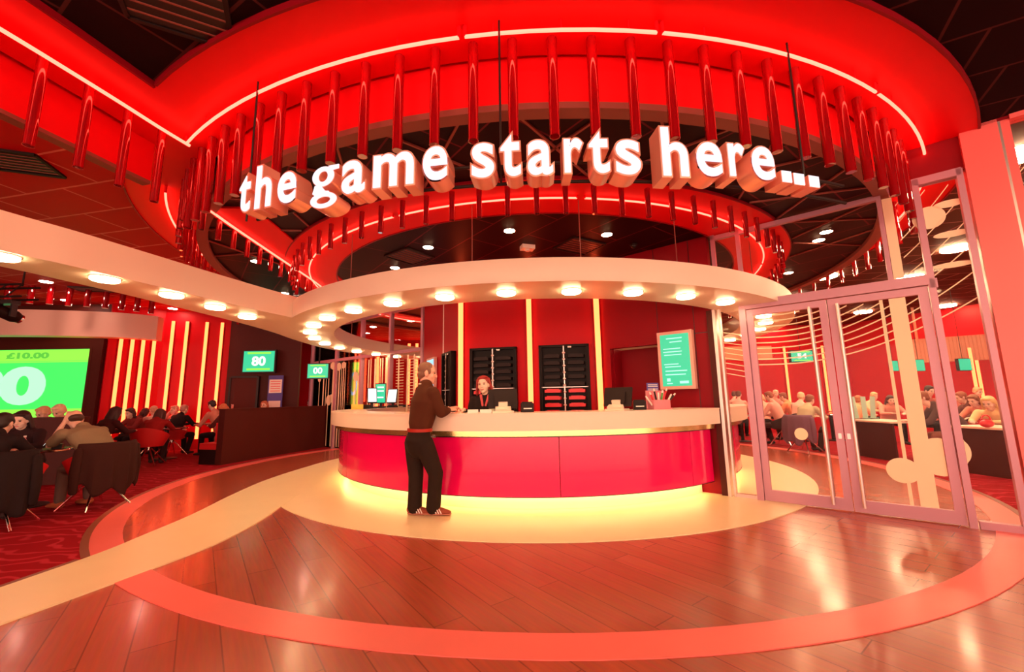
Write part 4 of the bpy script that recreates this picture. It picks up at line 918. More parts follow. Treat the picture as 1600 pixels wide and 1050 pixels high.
def seated(label, px, py, Y, face, top, pants, hair, style='short', L=0.45, tilt=0.3, yaw=0.0, skin=0, arms='table', sleeve='long', vox=0.014, shoes=(0.05, 0.03, 0.03), group=None, wide=1.0):
    tgt = at_y(px, py, Y); rot = -radians(face); k = (tgt.z - 0.54) / (0.76 - 0.22 * L); k = min(max(k, 0.85), 1.15)
    hl = Vector((0, 0.11 + 0.50 * L, 0.54 + (0.76 - 0.22 * L) * k)); off = Matrix.Rotation(rot, 3, 'Z') @ hl
    P = thing('person', label, 'person', (tgt.x - off.x, tgt.y - off.y, 0.0), rot, group)
    V = lambda x, y, z: Vector((x, y, z))
    hip = V(0, 0, .54); waist = V(0, .03 + .10 * L, .54 + .20 * k); chest = V(0, .05 + .26 * L, .54 + (.42 - .08 * L) * k); sh = V(0, .06 + .36 * L, .54 + (.54 - .14 * L) * k); nk = V(0, .08 + .42 * L, .54 + (.61 - .18 * L) * k)
    Hm = headmat(hl, radians(yaw), tilt)
    AR = []
    for s in (-1, 1):
        S = sh + V(s * .175 * wide, 0, -.02); 
        if arms == 'table': E = V(s * .25, S.y + .17, max(.76, S.z - .30)); Wd = V(s * .12, E.y + .24, .775)
        elif arms == 'head': E = V(s * .20, S.y + .24, .80); Wd = hl + V(s * .085, .03, -.02)
        else: E = V(s * .24, S.y + .03, S.z - .29); Wd = V(s * .16, E.y + .22, .64)
        AR.append((s, S, E, Wd))
    LG = []
    for s in (-1, 1): LG.append((s, V(s * .10, .02, .52), V(s * .13, .44, .50), V(s * .12, .40 - .06 * s, .10)))
    b = MB(); b.limb([(hip, .12, .09), (waist, .11, .08), (chest, .13, .09), (sh, .13, .06)]); b.limb([(sh + V(0, 0, -.03), .055, .055), (nk, .05, .052), (hl + V(0, -.01, -.04), .05, .055)])
    head_parts(b, Hm)
    for s, S, E, Wd in AR:
        b.limb([(S, .042, .042), (E, .036, .036)], n=10); b.limb([(E, .037, .037), (E.lerp(Wd, .4), .036, .036), (Wd, .025, .023)], n=10)
        d = (Wd - E).normalized(); hand_parts(b, Wd, d, (0, -1, 0.2) if arms == 'head' else (0, 0, 1), -s, 0.95, 0.6)
    for s, a, kn, an in LG: b.limb([(a, .07, .065), (kn, .048, .048)], n=10); b.limb([(kn, .046, .046), (an, .03, .03)], n=10)
    me = baked(b, vox * 0.75, 2); obj('body', me, SKINS[skin], P, 1.2)
    c = MB(); c.limb([(hip, .175 * wide, .135), (waist, .165 * wide, .128), (chest, .185 * wide, .135), (sh, .17 * wide, .10), (sh + V(0, .015, .05), .085, .075)], n=20)
    for s, S, E, Wd in AR:
        if sleeve == 'long': c.limb([(S, .068, .066), (S.lerp(E, .6), .058, .056), (E, .052, .052)], n=12); c.limb([(E, .052, .052), (E.lerp(Wd, .9), .036, .036)], n=12)
        else: c.limb([(S, .075, .072), (S.lerp(E, .75), .068, .066)], n=12)
    obj('top', baked(c, vox, 4), cloth(*top), P, 1.2)
    c = MB(); c.limb([(V(0, -.06, .53), .17 * wide, .10), (V(0, .06, .53), .17 * wide, .10)], n=16)
    for s, a, kn, an in LG: c.limb([(a, .095, .09), (a.lerp(kn, .6), .082, .08), (kn, .068, .066)], n=12); c.limb([(kn, .067, .067), (kn.lerp(an, .45), .062, .062), (an, .055, .06)], n=12)
    obj('trousers', baked(c, vox, 4), cloth(*pants), P, 1.2)
    h = MB(); hair_parts(h, Hm, style); obj('hair', baked(h, vox * 0.7, 3), hairm(*hair), P, 1.2)
    for s, a, kn, an in LG:
        c = MB(); c.limb([(an + V(0, -.03, -.05), .04, .045), (an + V(0, .08, -.062), .046, .036), (an + V(0, .17, -.07), .04, .026)], n=12); obj('shoe', c, cloth(*shoes), P)
    face_bits(P, Hm, skin)
    return P
# ---- the man at the counter
def standing_man():
    Y0 = 4.93; g = lambda x, y, Y=Y0: at_y(x, y, Y)
    base = at_z(668, 805, 0.012)
    P = thing('person', 'man in a brown jumper and dark jeans leaning on the counter', 'person', (base.x, base.y, 0.012))
    V = lambda x, y, z: Vector((x, y, z))
    fw = V(.86, .51, 0).normalized(); rt = V(fw.y, -fw.x, 0)          # facing, his right
    ankR = at_z(681, 800, 0.0); ankL = at_z(648, 803, 0.0)
    aR = V(ankR.x, 4.98, .10); aL = V(ankL.x + .01, 5.02, .10)
    hipc = g(655, 688); kR = g(681, 740, 4.90); kL = g(650, 744, 5.0); hR = hipc + rt * .085 + V(.025, 0, -.02); hL = hipc - rt * .085 + V(-.035, 0, -.02)
    waist = g(657, 664); belly = g(660, 650); chest = g(664, 628); sh = g(665, 610); nk = g(664, 603); hd = g(667.5, 583, 4.97)
    shR = g(676, 614, 4.80); shL = g(658, 611, 5.10); elR = g(689, 645, 4.83); wrR = g(701, 641.5, 4.98); elL = g(684, 641, 5.22); wrL = g(703, 640, 5.13)
    wrR.z = max(wrR.z, 1.19); wrL.z = max(wrL.z, 1.19)
    yaw = atan2(fw.x, fw.y); hyaw = radians(76); Hm = headmat(hd, hyaw, 0.10, 0, 1.12)
    b = MB(); b.limb([(hipc, .13, .10), (waist, .12, .09), (chest, .14, .10), (sh, .13, .07)], side=rt)
    b.limb([(sh + V(0, 0, -.05), .062, .062), (nk, .056, .058), (hd + V(-.012, -.004, -.03), .056, .062)], side=rt, n=16); head_parts(b, Hm)
    for S, E, Wd, s in ((shR, elR, wrR, 1), (shL, elL, wrL, -1)):
        b.limb([(S, .045, .045), (E, .038, .038)], n=12); b.limb([(E, .038, .038), (E.lerp(Wd, .4), .038, .038), (Wd, .027, .024)], n=12)
    d = V(.75, .55, .02); hand_parts(b, wrR + V(0.005, 0.01, 0.01), V(.55, .75, .1), V(.3, -.5, .8), -1, 1.0, 0.75)
    hand_parts(b, wrL + V(0, 0, 0.01), V(.9, -.1, .15), V(-.1, .4, .9), 1, 1.0, 0.7)
    for a, kn, an in ((hR, kR, aR), (hL, kL, aL)): b.limb([(a, .08, .08), (kn, .05, .05), (an, .034, .036)], n=12)
    obj('body', baked(b, 0.0065, 2), SKINS[2], P, 1.2, world=True)
    # jumper
    c = MB(); c.limb([(g(656, 670), .158, .118), (waist, .175, .135), (belly, .188, .148), (chest, .218, .158), (sh + V(0, 0, -.03), .20, .12), (sh + V(.0, 0, .05), .10, .09)], side=rt, n=28)
    for S, E, Wd in ((shR, elR, wrR), (shL, elL, wrL)):
        c.limb([(S, .082, .08), (S.lerp(E, .5), .074, .072), (E, .062, .062)], n=16); c.limb([(E, .062, .062), (E.lerp(Wd, .5), .055, .055), (E.lerp(Wd, .92), .042, .041)], n=16)
    j = obj('jumper', baked(c, 0.011, 4), cloth(0.080, 0.022, 0.009), P, 1.2, world=True)
    cr = MB()
    nkp = [nk + V(-.004, 0, .005) + rt * (.072 * cos(2 * pi * i / 24)) + fw * (.066 * sin(2 * pi * i / 24)) + V(0, 0, -.018 * sin(2 * pi * i / 24)) for i in range(24)]
    cr.tube(nkp, .010, 8, True); obj('shirt_collar', cr, cloth(0.75, 0.62, 0.52), P, 1.2, world=True)
    # jeans
    c = MB(); c.limb([(g(656, 674), .160, .122), (hipc + V(-.015, -.015, 0), .182, .142), (hipc + V(0, 0, -.08), .17, .135)], side=rt, n=24)
    for a, kn, an in ((hR, kR, aR), (hL, kL, aL)):
        c.limb([(a, .108, .112), (a.lerp(kn, .5), .100, .102), (kn, .084, .086), (kn.lerp(an, .5), .080, .082), (an + V(0, 0, -.015), .078, .086)], side=rt, n=18)
    jn = obj('jeans', baked(c, 0.011, 4), cloth(0.022, 0.012, 0.008), P, 1.2, world=True)
    bl = MB(); bc = g(656, 671.5)
    bl.limb([(bc + V(0, 0, -.018), .179, .141), (bc + V(0, 0, .018), .179, .141)], side=rt, n=28, cap=False); 
    obj('belt', bl, cloth(0.42, 0.03, 0.02, 0.4), P, 0.6, world=True)
    kc = MB(); q = bc + rt * .13 + fw * .11 + V(0, 0, -.06)
    for i in range(3): kc.tube([q + V(.012 * i, 0, 0) + V(0.012 * cos(t), 0, -.012 + .018 * sin(t)) for t in [2 * pi * n / 10 for n in range(10)]], .003, 6, True)
    obj('keys', kc, 'chrome', P, world=True)
    # hair
    h = MB(); ellm(h, Hm, (0, -0.018, 0.038), (0.0765, 0.091, 0.084)); ellm(h, Hm, (0, -0.052, -0.022), (0.072, 0.053, 0.055)); 
    for s in (-1, 1): ellm(h, Hm, (s * 0.070, 0.014, 0.014), (0.010, 0.024, 0.03))
    obj('hair', baked(h, 0.006, 2), hairm(0.20, 0.085, 0.05), P, 1.2, world=True)
    for s in (-1, 1): e = MB(); ellm(e, Hm, (s * 0.031, 0.079, 0.004), (0.013, 0.008, 0.006), u=10, v=6); obj('eye', e, 'eye', P, world=True)
    l = MB(); ellm(l, Hm, (0, 0.089, -0.066), (0.022, 0.007, 0.005), u=12, v=6); obj('mouth', l, 'lip', P, world=True)
    # shoes with white stripes
    for an, dirv in ((aR, V(1, -.12, 0)), (aL, V(1, -.16, 0))):
        dirv.normalize(); sd = V(dirv.y, -dirv.x, 0); o = V(an.x, an.y, .012)
        c = MB(); c.limb([(o - dirv * .06 + V(0, 0, .05), .038, .046), (o + dirv * .03 + V(0, 0, .055), .043, .046), (o + dirv * .13 + V(0, 0, .038), .046, .032), (o + dirv * .19 + V(0, 0, .028), .036, .022)], side=sd, n=16)
        s_ = obj('shoe', baked(c, .008, 2), cloth(0.30, 0.075, 0.045), P, 1.2, world=True)
        c = MB(); c.limb([(o - dirv * .07 + V(0, 0, .012), .040, .012), (o + dirv * .10 + V(0, 0, .012), .048, .012), (o + dirv * .20 + V(0, 0, .012), .036, .012)], side=sd, n=16); obj('sole', c, cloth(0.55, 0.22, 0.15), s_, world=True)
        c = MB()
        for i in range(3):
            q = o + dirv * (.035 + .03 * i) + sd * .0475
            c.box(q + V(0, 0, .048), (.010, .006, .06), m=Matrix.Rotation(atan2(dirv.y, dirv.x), 4, 'Z') @ Matrix.Rotation(-0.5, 4, 'Y'))
        obj('stripes', c, 'paper', s_, world=True)
standing_man()
# ---- the woman behind the counter
def clerk():
    Y0 = 5.62; hd = at_y(755.5, 601, Y0); P = thing('person', 'woman with red bobbed hair and black blouse behind the counter', 'person', (hd.x + .02, Y0 + .02, 0.012))
    V = lambda x, y, z: Vector((x, y, z))
    c0 = V(hd.x + .03, Y0 + .03, 0); rt = V(-1, 0.1, 0).normalized(); fw = V(-.1, -1, 0).normalized()
    Hm = headmat(hd, radians(192), 0.02, 0.10, 1.0)
    sh = c0 + V(0, 0, 1.34); chest = c0 + V(0, -.03, 1.20); waist = c0 + V(0, 0, 1.02); hip = c0 + V(0, 0, .88); nk = sh.lerp(hd, .45)
    b = MB(); b.limb([(hip, .12, .09), (waist, .10, .08), (chest, .12, .09), (sh, .11, .06)], side=rt); b.limb([(sh + V(0, 0, -.04), .052, .052), (nk, .045, .046), (hd + V(0, .01, -.04), .046, .05)], side=rt); head_parts(b, Hm)
    AR = []
    for s in (-1, 1):
        S = sh + rt * s * .165 + V(0, 0, -.03); E = S + rt * s * .06 + V(0, -.06, -.24); E.z = max(E.z, 1.05); Wd = V(S.x - s * .10, 5.36, 1.19) if s > 0 else V(S.x - .08, 5.34, 1.19); AR.append((s, S, E, Wd))
        b.limb([(S, .038, .038), (E, .032, .032)]); b.limb([(E, .033, .033), (Wd, .022, .022)]); hand_parts(b, Wd, V(-.2 * s, -1, -.02), (0, 0, 1), s, .9, .4)
    for s in (-1, 1): b.limb([(hip + rt * s * .08, .08, .08), (c0 + rt * s * .09 + V(0, 0, .48), .05, .05), (c0 + rt * s * .09 + V(0, .02, .10), .034, .034)])
    obj('body', baked(b, 0.0065, 2), SKINS[1], P, 1.2, world=True)
    c = MB(); c.limb([(hip, .165, .125), (waist, .14, .11), (chest, .17, .135), (sh + V(0, 0, -.03), .165, .09), (sh + V(0, 0.01, .03), .09, .06)], side=rt, n=24)
    for s, S, E, Wd in AR: c.limb([(S, .062, .06), (E, .048, .048)]); c.limb([(E, .048, .048), (E.lerp(Wd, .85), .036, .036)])
    obj('blouse', baked(c, .011, 4), cloth(0.018, 0.010, 0.012), P, 1.2, world=True)
    q = MB()
    for s in (-1, 1): q.limb([(sh + rt * s * .055 + fw * .085 + V(0, 0, .03), .018, .010), (chest + rt * s * .02 + fw * .142 + V(0, 0, .03), .014, .010)], n=8)
    obj('collar', q, cloth(0.6, 0.10, 0.12), P, 1.2, world=True)
    q = MB(); q.box(chest + rt * -.085 + fw * .138 + V(0, 0, .05), (.035, .01, .022)); obj('name_badge', q, 'paper', P, world=True)
    c = MB(); c.limb([(hip + V(0, 0, .04), .155, .12), (hip + V(0, 0, -.06), .165, .125)], side=rt)
    for s in (-1, 1): c.limb([(hip + rt * s * .08, .10, .10), (c0 + rt * s * .09 + V(0, 0, .48), .075, .075), (c0 + rt * s * .09 + V(0, .02, .08), .065, .065)])
    obj('trousers', baked(c, .014, 3), cloth(0.02, 0.014, 0.014), P, 1.2, world=True)
    for s in (-1, 1):
        o = c0 + rt * s * .09; c = MB(); c.limb([(o + V(0, .03, .045), .04, .035), (o + V(0, -.12, .04), .042, .028), (o + V(0, -.18, .035), .03, .022)], n=12); obj('shoe', c, 'black', P, world=True)
    h = MB(); hair_parts(h, Hm, 'bob'); obj('hair', baked(h, .007, 3), hairm(0.34, 0.022, 0.02), P, 1.2, world=True)
    for s in (-1, 1): e = MB(); ellm(e, Hm, (s * 0.031, 0.079, 0.004), (0.012, 0.008, 0.0055), u=10, v=6); obj('eye', e, 'eye', P, world=True)
    l = MB(); ellm(l, Hm, (0, 0.089, -0.066), (0.026, 0.007, 0.007), u=12, v=6); obj('mouth', l, 'lip', P, world=True)
    for s in (-1, 1): b = MB(); ellm(b, Hm, (s * 0.032, 0.081, 0.022), (0.016, 0.006, 0.003), None, 10, 6); obj('eyebrow', b, hairm(0.2, .03, .02), P, world=True)
clerk()

# ---- chairs and tables of the halls
def chair(p, face, label, group=None, m='red_seat'):
    t = thing('tub_chair', label, 'chair', (p[0], p[1], 0), -radians(face), group)
    b = MB(); b.lathe([(0.0, .40), (.20, .405), (.265, .43), (.27, .455), (.25, .475), (0, .475)], n=24); obj('seat', b, m, t)
    s = MB(); n = 20; A = []
    for i in range(n + 1):
        a = radians(-118 + 236 * i / n); top = .47 + .35 * (0.35 + 0.65 * cos(a * 0.62) ** 2)
        dx, dy = sin(a), -cos(a); row = []
        for r, z in ((.235, .42), (.29, .55), (.325, top), (.345, top), (.312, .54), (.255, .41)): row.append(s.bm.verts.new((dx * r, dy * r, z)))
        A.append(row)
    for i in range(n):
        for k in range(6): s.bm.faces.new((A[i][k], A[i][(k + 1) % 6], A[i + 1][(k + 1) % 6], A[i + 1][k]))
    s.bm.faces.new(A[0]); s.bm.faces.new(A[-1][::-1]); obj('backrest', s, m, t)
    obj('hub', MB().cyl((0, 0, .33), (0, 0, .40), .05), 'chrome', t)
    for sx, sy in ((1, 1), (-1, 1), (1, -1), (-1, -1)): obj('leg', MB().cyl((sx * .04, sy * .04, .36), (sx * .25, sy * .25, .006), .013, n=8), 'chrome', t)
    return t
def table(p, r, label, base='black'):
    t = thing('round_table', label, 'table', (p[0], p[1], 0))
    obj('table_top', MB().lathe([(0, .71), (r - .02, .71), (r, .72), (r, .735), (r - .01, .742), (0, .742)], n=36), 'table', t)
    obj('table_rim', MB().lathe([(r + .004, .716), (r + .006, .73), (r + .002, .738)], n=36), 'chrome', t)
    obj('pedestal', MB().cyl((0, 0, .03), (0, 0, .71), .045), base, t); obj('foot', MB().lathe([(0, .004), (.26, .004), (.26, .02), (.06, .045), (0, .045)]), base, t); return t
def tablet(p, rot, label, m='screen_white', z=.745):
    t = thing('game_tablet', label, 'tablet', (p[0], p[1], z), rot); R = Matrix.Rotation(-.6, 4, 'X')
    obj('tablet_case', MB().box((0, 0, .11), (.24, .025, .2), m=R), 'dark_grey', t); obj('tablet_screen', MB().box(R @ Vector((0, -.016, 0)) + Vector((0, 0, .11)), (.2, .004, .16), m=R), m, t)
    obj('tablet_stand', MB().box((0, .06, .03), (.14, .1, .06)), 'black', t)
def coat(p, face, label, col, w=.40, drop=.62):
    t = thing('draped_coat', label, 'coat', (p[0], p[1], 0), -radians(face)); b = MB(); n = 22; rows = []
    rr = random.Random(int(p[0] * 100)); ph = rr.random() * 6
    for i in range(n + 1):
        a = radians(-72 + 144 * i / n); dx, dy = sin(a), -cos(a); col_ = []
        fold = .018 * sin(i * 1.7 + ph) + .012 * sin(i * 3.1 + ph); low = .80 - drop + .07 * sin(i * .9 + ph) + .10 * abs(a) * (1 if i % 5 else 0.6)
        for q, z in ((.285, .62), (.30, .78), (.325, .85), (.355, .83), (.365 + fold * .5, .62), (.37 + fold, (low + .62) / 2), (.375 + fold * 1.6, low), (.36 + fold * 1.6, low)): col_.append(b.bm.verts.new((dx * q, dy * q, z)))
        rows.append(col_)
    m_ = 8
    for i in range(n):
        for k in range(m_ - 1): b.bm.faces.new((rows[i][k], rows[i][k + 1], rows[i + 1][k + 1], rows[i + 1][k]))
    me = b.mesh('coat'); o = obj('coat_body', me, cloth(*col), t, 1.2); s = o.modifiers.new('s', 'SOLIDIFY'); s.thickness = .02; s.offset = 0; u = o.modifiers.new('u', 'SUBSURF'); u.levels = 1; u.render_levels = 1
    for sx in (-1, 1):
        c = MB(); a = radians(sx * 66); c.limb([(Vector((sin(a) * .36, -cos(a) * .36, .76)), .05, .035), (Vector((sin(a) * .39, -cos(a) * .39, .50)), .055, .035), (Vector((sin(a) * .38, -cos(a) * .38, .26)), .045, .03)], side=(cos(a), sin(a), 0)); obj('sleeve', c, cloth(*col), t, 1.2)
    return t
NAVY = (.018, .010, .012); DRED = (.30, .012, .012)
# left hall, front table
seated('man in dark clothes at the very left edge, seen from behind', 6, 664, 5.05, -20, NAVY, NAVY, (.02, .01, .01), 'short', .35, .25)
seated('dark-haired woman with a fringe looking down at the left', 33, 656, 5.9, 158, (.03, .012, .014), NAVY, (.03, .008, .008), 'bob', .35, .3, yaw=0, skin=1)
gm = seated('heavy man in an olive T-shirt bent over, head on his hand', 117, 655, 5.75, -78, (.26, .20, .12), (.15, .09, .08), (.06, .022, .015), 'bald', .95, .55, yaw=12, arms='head', sleeve='short', wide=1.25, shoes=(.45, .12, .05), vox=.012)
seated('fair-haired person left of two behind the dark bench back', 67, 646, 7.6, 185, (.35, .12, .1), NAVY, (.75, .45, .25), 'short', .5, .5)
seated('grey-blond person right of two behind the dark bench back', 92, 643, 7.5, 175, (.3, .1, .1), NAVY, (.8, .58, .38), 'short', .4, .6)
gp = gm.location
chair((gp.x - .04, gp.y), -78, 'tub chair under the man in the olive T-shirt'); coat((gp.x - .04, gp.y), -78, 'dark brown coat hung over the chair of the man in olive', (.038, .010, .008), drop=.60)
q = at_y(0, 760, 4.75); chair((q.x, q.y), -25, 'tub chair under the man at the very left edge'); coat((q.x, q.y), -25, 'long black coat draped over the chair at the left edge', (.016, .008, .009), drop=.68)
q = at_z(38, 704, .74); table((q.x - .05, q.y + .1), .42, 'small dark round table in front of the man in olive')
tablet((q.x - .18, q.y + .05), 2.6, 'lit tablet at the left of the front table'); tablet((q.x + .22, q.y + .12), -0.9, 'lit tablet facing the man in olive')
b = thing('bottle', 'small clear bottle on the front table beside the tablets', 'bottle', (q.x + .12, q.y - .12, .742)); obj('bottle_body', MB().lathe([(0, 0), (.03, 0), (.032, .1), (.028, .13), (.012, .16), (.012, .18), (0, .18)]), 'pink_acrylic', b); obj('bottle_cap', MB().cyl((0, 0, .18), (0, 0, .2), .014), 'paper', b)
# left hall, middle tables
pA_ = seated('long dark-haired person in a dark top, back to us, left of the red tub chair', 181, 645, 8.6, 12, (.05, .012, .014), NAVY, (.035, .008, .008), 'long', .35, .3); chair(pA_.location, 12, 'red tub chair with its back to us behind the man in olive')
seated('small dark-haired person facing us beyond the middle table', 203, 646, 10.3, 190, (.25, .03, .03), NAVY, (.05, .012, .012), 'bob', .4, .3, skin=1)
pB_ = seated('brown-haired person in a red top on the red tub chair', 250, 651, 9.6, -18, DRED, (.03, .012, .012), (.07, .015, .012), 'long', .5, .3); chair(pB_.location, -18, 'red tub chair with chrome legs in the middle of the left hall')
seated('fair-haired person in white behind the person in the red top', 240, 642, 10.9, -60, (.7, .4, .35), NAVY, (.7, .38, .25), 'short', .6, .5)
seated('dark-haired person half hidden left of the person in white', 227, 648, 11.3, 20, (.1, .02, .02), NAVY, (.05, .01, .01), 'bob', .5, .5)
pC_ = seated('grey-haired person in a black jacket, back to us', 288, 640, 11.2, 10, NAVY, NAVY, (.55, .25, .2), 'short', .3, .3, wide=1.15); chair(pC_.location, 20, 'dull red tub chair of the person in the black jacket')
seated('pale person lifting an arm beyond the black jacket', 272, 643, 11.6, 200, (.75, .35, .32), NAVY, (.6, .3, .22), 'short', .2, .2, arms='head', skin=1)
seated('dark-haired person in a pale top beside the low wall', 331, 633, 11.0, -80, (.7, .28, .2), NAVY, (.03, .008, .008), 'short', .5, .4)
pD_ = seated('ginger-haired person bending beside the low brown wall', 349, 639, 10.4, -75, (.12, .03, .03), (.33, .2, .2), (.55, .16, .06), 'bob', .75, .7)
seated('red-haired head rising behind the low brown wall', 413, 633, 12.0, 180, (.4, .1, .1), NAVY, (.5, .14, .06), 'bob', .2, .1)
seated('dark head behind the low wall, left of two near the white bars', 484, 630, 14.3, 180, (.1, .03, .03), NAVY, (.03, .01, .01), 'short', .2, .2)
seated('dark head behind the low wall, right of two near the white bars', 509, 629, 14.1, 0, (.08, .02, .02), NAVY, (.02, .008, .01), 'short', .2, .2)
q = at_z(222, 668, .74); table((-8.5, 10.3), .42, 'dark round table in front of the red tub chair'); tablet((-8.55, 10.25), .3, 'lit tablet on the table by the person in the red top')
table((-6.9, 10.9), .45, 'dark round table beside the low brown wall'); tablet((-6.8, 11.0), .5, 'lit tablet on the table beside the low brown wall')
cup = thing('paper_cup', 'white paper cup on the table beside the low brown wall', 'cup', (-6.75, 10.7, .742)); obj('cup_body', MB().lathe([(0, 0), (.03, 0), (.04, .1), (.037, .1), (.028, .006), (0, .006)]), 'paper', cup); obj('cup_lid', MB().lathe([(.042, .1), (.042, .112), (0, .115)]), 'black', cup)
# ---- right hall
RH = [
 ('brown-haired person in a pale pink cardigan, back to us, in the left door pane', 1201, 619, 11.2, -35, (.85, .42, .36), (.05, .02, .02), (.30, .09, .04), 'short', .3),
 ('person in orange just right of the pink cardigan', 1223, 620, 12.2, -40, (.9, .33, .16), NAVY, (.25, .07, .04), 'short', .4),
 ('brown-haired person in a mint shirt beside the purple coat', 1266, 625, 9.8, 70, (.62, .60, .38), (.04, .02, .02), (.28, .09, .04), 'short', .5),
 ('fair-haired person left of the mint shirt', 1252, 620, 11.4, 60, (.8, .5, .4), NAVY, (.85, .6, .35), 'short', .4),
 ('pale-haired person at the left edge of the left door pane', 1188, 621, 12.8, 20, (.8, .4, .32), NAVY, (.7, .4, .25), 'bob', .4),
 ('white-haired person far back between the pink and mint tops', 1212, 612, 14.8, 180, (.75, .35, .3), NAVY, (.85, .6, .42), 'short', .3),
 ('person in pale orange at the left of the right door pane', 1342, 626, 10.3, 75, (.9, .45, .25), (.4, .15, .1), (.45, .16, .07), 'short', .4),
 ('fair person in a pale top beyond the middle of the right door pane', 1366, 619, 12.8, 180, (.85, .62, .4), NAVY, (.8, .55, .3), 'short', .4),
 ('dark-haired person in the middle of the right door pane', 1392, 627, 11.0, 200, (.75, .35, .28), NAVY, (.06, .02, .015), 'bob', .4),
 ('brown-haired person in a dark grey shirt bending over a table', 1440, 622, 7.9, -60, (.10, .05, .045), (.3, .12, .1), (.28, .08, .03), 'short', .8),
 ('black-haired person behind the dark grey shirt', 1452, 606, 10.4, 180, (.5, .15, .12), NAVY, (.03, .012, .01), 'short', .3),
 ('dark-haired person behind the right door stile', 1479, 614, 10.6, 200, (.55, .16, .13), NAVY, (.12, .03, .02), 'bob', .3),
 ('brown-haired person at the left of the side pane', 1501, 621, 9.2, -70, (.18, .07, .06), NAVY, (.30, .09, .04), 'short', .5),
 ('brown-haired person leaning down in the middle of the side pane', 1521, 626, 8.6, -100, (.7, .25, .18), NAVY, (.25, .08, .03), 'bob', .6),
 ('fair large person in a pale yellow cardigan at the right of the side pane', 1546, 634, 7.5, -105, (.92, .66, .34), (.4, .2, .15), (.9, .58, .25), 'bob', .5),
 ('fair-haired person far behind the side pane', 1528, 612, 11.6, 180, (.8, .4, .3), NAVY, (.75, .45, .22), 'short', .3),
 ('dark-haired person seen through the narrow pane beside the steel post, left', 1147, 615, 14.4, 40, (.8, .4, .35), NAVY, (.10, .03, .02), 'short', .4),
 ('dark-haired person seen through the narrow pane beside the steel post, right', 1154, 617, 13.5, 40, (.8, .42, .36), NAVY, (.12, .04, .02), 'short', .4),
]
PR = {}
for lab, px, py, Y, f, top, pants, hr, st, L in RH: PR[lab] = seated(lab, px, py, Y, f, top, pants, hr, st, L, .35, wide=1.3 if 'large' in lab else 1.0, skin=1, vox=.016)
ml = [p for l, p in PR.items() if 'mint' in l][0].location; chair(ml, 70, 'red tub chair under the person in the mint shirt'); coat(ml, 70, 'purple coat over the chair of the person in mint', (.20, .10, .17), drop=.6)
ml = [p for l, p in PR.items() if 'pink cardigan, b' in l][0].location; chair(ml, -35, 'dark tub chair of the person in the pink cardigan', None, 'black')
for key, f, lab in (('dark grey shirt b', -60, 'tub chair of the person in the dark grey shirt'), ('yellow cardigan', -40, 'tub chair of the person in the yellow cardigan'), ('in pale orange', 75, 'tub chair of the person in pale orange')):
    o = [p for l, p in PR.items() if key in l][0].location; chair(o, f, lab)
def bar(p0, p1, label, m='brown_wall', h=.72):
    p0 = Vector((*p0, 0)); p1 = Vector((*p1, 0)); d = p1 - p0; L = d.length; t = thing('hall_table', label, 'table', p0, atan2(d.y, d.x))
    obj('front_panel', MB().box((L / 2, 0, h / 2), (L, .04, h)), m, t); obj('table_top', MB().box((L / 2, .28, h + .015), (L + .04, .7, .03)), 'canopy', t); obj('end_panel', MB().box((.02, .28, h / 2), (.04, .56, h)), m, t)
    obj('back_leg', MB().box((L - .03, .55, h / 2), (.05, .05, h)), m, t); return t
a_ = at_z(1500, 737, 0); b_ = at_z(1562, 758, 0); tb = bar((a_.x, a_.y), (b_.x + .7, b_.y - .45), 'brown-fronted table with a cross mark seen in the side pane')
x = MB()
for r_ in (.7, -.7, 0): x.box((.95, -.024, .28), (.14, .006, .012), m=Matrix.Rotation(r_, 4, 'Y'))
obj('cross_mark', x, 'paper', tb)
a_ = at_z(1343, 712, 0); b_ = at_z(1404, 722, 0); bar((a_.x, a_.y), (b_.x, b_.y), 'dark-fronted table left of the frosted bar in the right door')
M['aqua_sheet'] = mat('aqua_plastic_sheet', (.45, .75, .62), .25)
for i, xx in enumerate((1356, 1372, 1386)):
    p = at_y(xx, 640, 9.0); o = obj('menu_sheet', MB().box((0, 0, 0), (.11, .01, .48), m=Matrix.Rotation(.1 * (i - 1), 4, 'Y')).box((0, 0, -.235), (.13, .10, .012)), 'aqua_sheet', loc=(p.x, 9.35, .99)); setp(o, ['leftmost', 'middle', 'rightmost'][i] + ' of three pale aqua sheets standing on the dark table', 'menu', 'aqua sheets on the table')
for i in range(3):
    p = Vector(((6.5, 12.0, 0), (9.0, 11.9, 0), (10.6, 13.4, 0))[i]); table((p.x, p.y), .5, ['round table near the mint shirt', 'round table in the middle of the right hall', 'round table deep in the right hall'][i])
hb = obj('red_handbag', MB().ell((0, 0, .06), (.10, .06, .06)).tube([Vector((.07 * cos(t), 0, .12 + .07 * sin(t))) for t in [pi * i / 10 for i in range(11)]], .01), 'tray_red', loc=(a_.x, a_.y, 0)); q = at_z(1543, 668, .75); hb.location = (q.x, q.y, .75); setp(hb, 'red bag on the brown-fronted table in the side pane', 'bag')
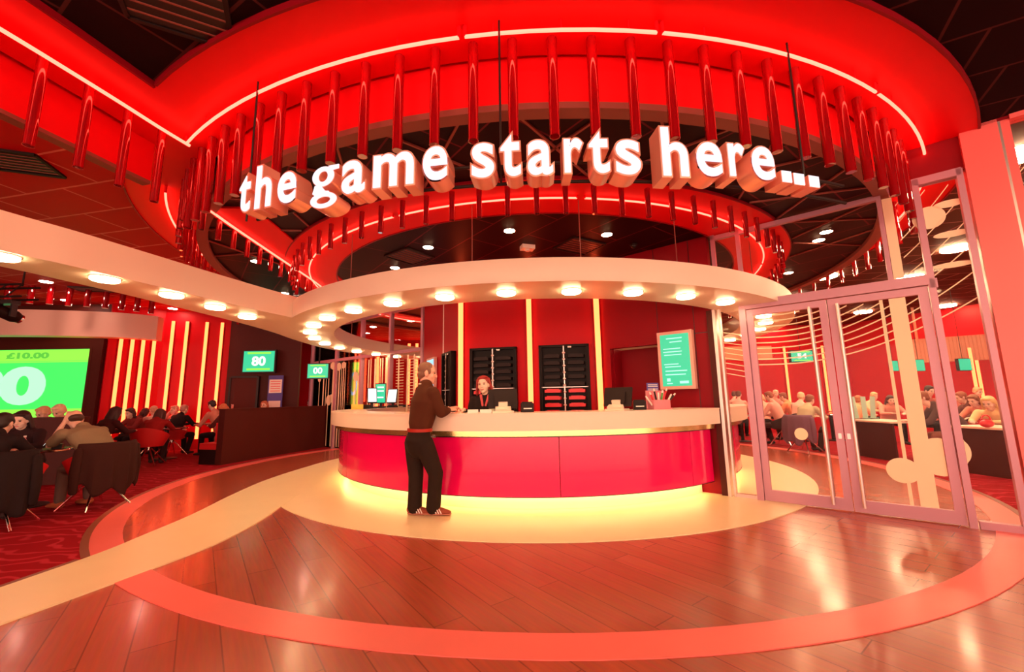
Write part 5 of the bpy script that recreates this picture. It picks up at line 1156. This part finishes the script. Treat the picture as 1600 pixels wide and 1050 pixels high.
# right hall walls and screens
struct('wall_hall_end', MB().obox((4.2, 16.5), (13.5, 16.5), .1, 0, 4.1).obox((13.5, 16.5), (16.9, 8), .1, 0, 4.1), 'red_panel', 'red end wall of the right hall')
M['terracotta'] = mat('terracotta_fluted_panel', (.60, .22, .13), .5)
mb = MB(); f0 = at_y(1418, 545, 13.4); f1 = at_y(1640, 545, 11.6); fz0 = at_y(1520, 563, 12.5).z; fz1 = at_y(1520, 524, 12.5).z
for i in range(36):
    q = f0.lerp(f1, i / 35); mb.cyl((q.x, q.y, fz0), (q.x, q.y, fz1), .085, n=10)
for x in (4, 30): q = f0.lerp(f1, x / 35); mb.cyl((q.x, q.y + .1, fz1), (q.x, q.y + .1, 4.06), .03, n=8)
o = obj('fluted_bulkhead', mb, 'terracotta'); setp(o, 'terracotta fluted bulkhead hanging at the far side of the right hall', 'bulkhead')
o = obj('ceiling_beam', MB().obox((6.4, 14.2), (8.9, 14.2), .3, 2.5, 2.95), 'terracotta'); setp(o, 'brown bulkhead beam behind the screen showing 54', 'beam')
for px, Y in ((1236, 16.2), (1297, 16.2)):
    pp = at_y(px, 600, Y); wall_strip((pp.x, 16.4), .3, 3.2, .08, 0, 'glowing vertical strip on the end wall of the right hall', 'strips in the right hall')
for px, Y in ((1532, 12.5), (1524, 12.3)):
    pp = at_y(px, 600, Y); wall_strip((pp.x, pp.y), .3, 2.6, .07, -.6, 'glowing vertical strip seen in the side pane', 'strips seen in the side pane')
t = tv(1250, 557, 12.0, 36, 19, '54', 'green television showing 54 in the left door pane')
t2 = tv(1503, 570, 10.8, 20, 19, None, 'teal screen seen in the side pane', 'screen_teal'); t3 = tv(1434, 571, 13.0, 14, 18, None, 'teal screen right of the frosted bar in the right door', 'screen_teal'); t4 = tv(1394, 572, 13.0, 12, 16, None, 'teal screen left of the frosted bar in the right door')
for tt, Y in ((t, 12.0), (t2, 10.8), (t3, 13.0), (t4, 13.0)): obj('ceiling_pole', MB().cyl((0, -.03, .1), (0, -.03, 4.05 - tt.location.z), .006, n=8), 'dark_grey', tt)
o = tv(1373, 596, 16.3, 15, 16, None, 'small lilac screen on the red end wall'); 
for c in o.children:
    if c.name.startswith('screen_panel'): c.data.materials[0] = glow('lilac_screen', (.75, .55, 1.0))
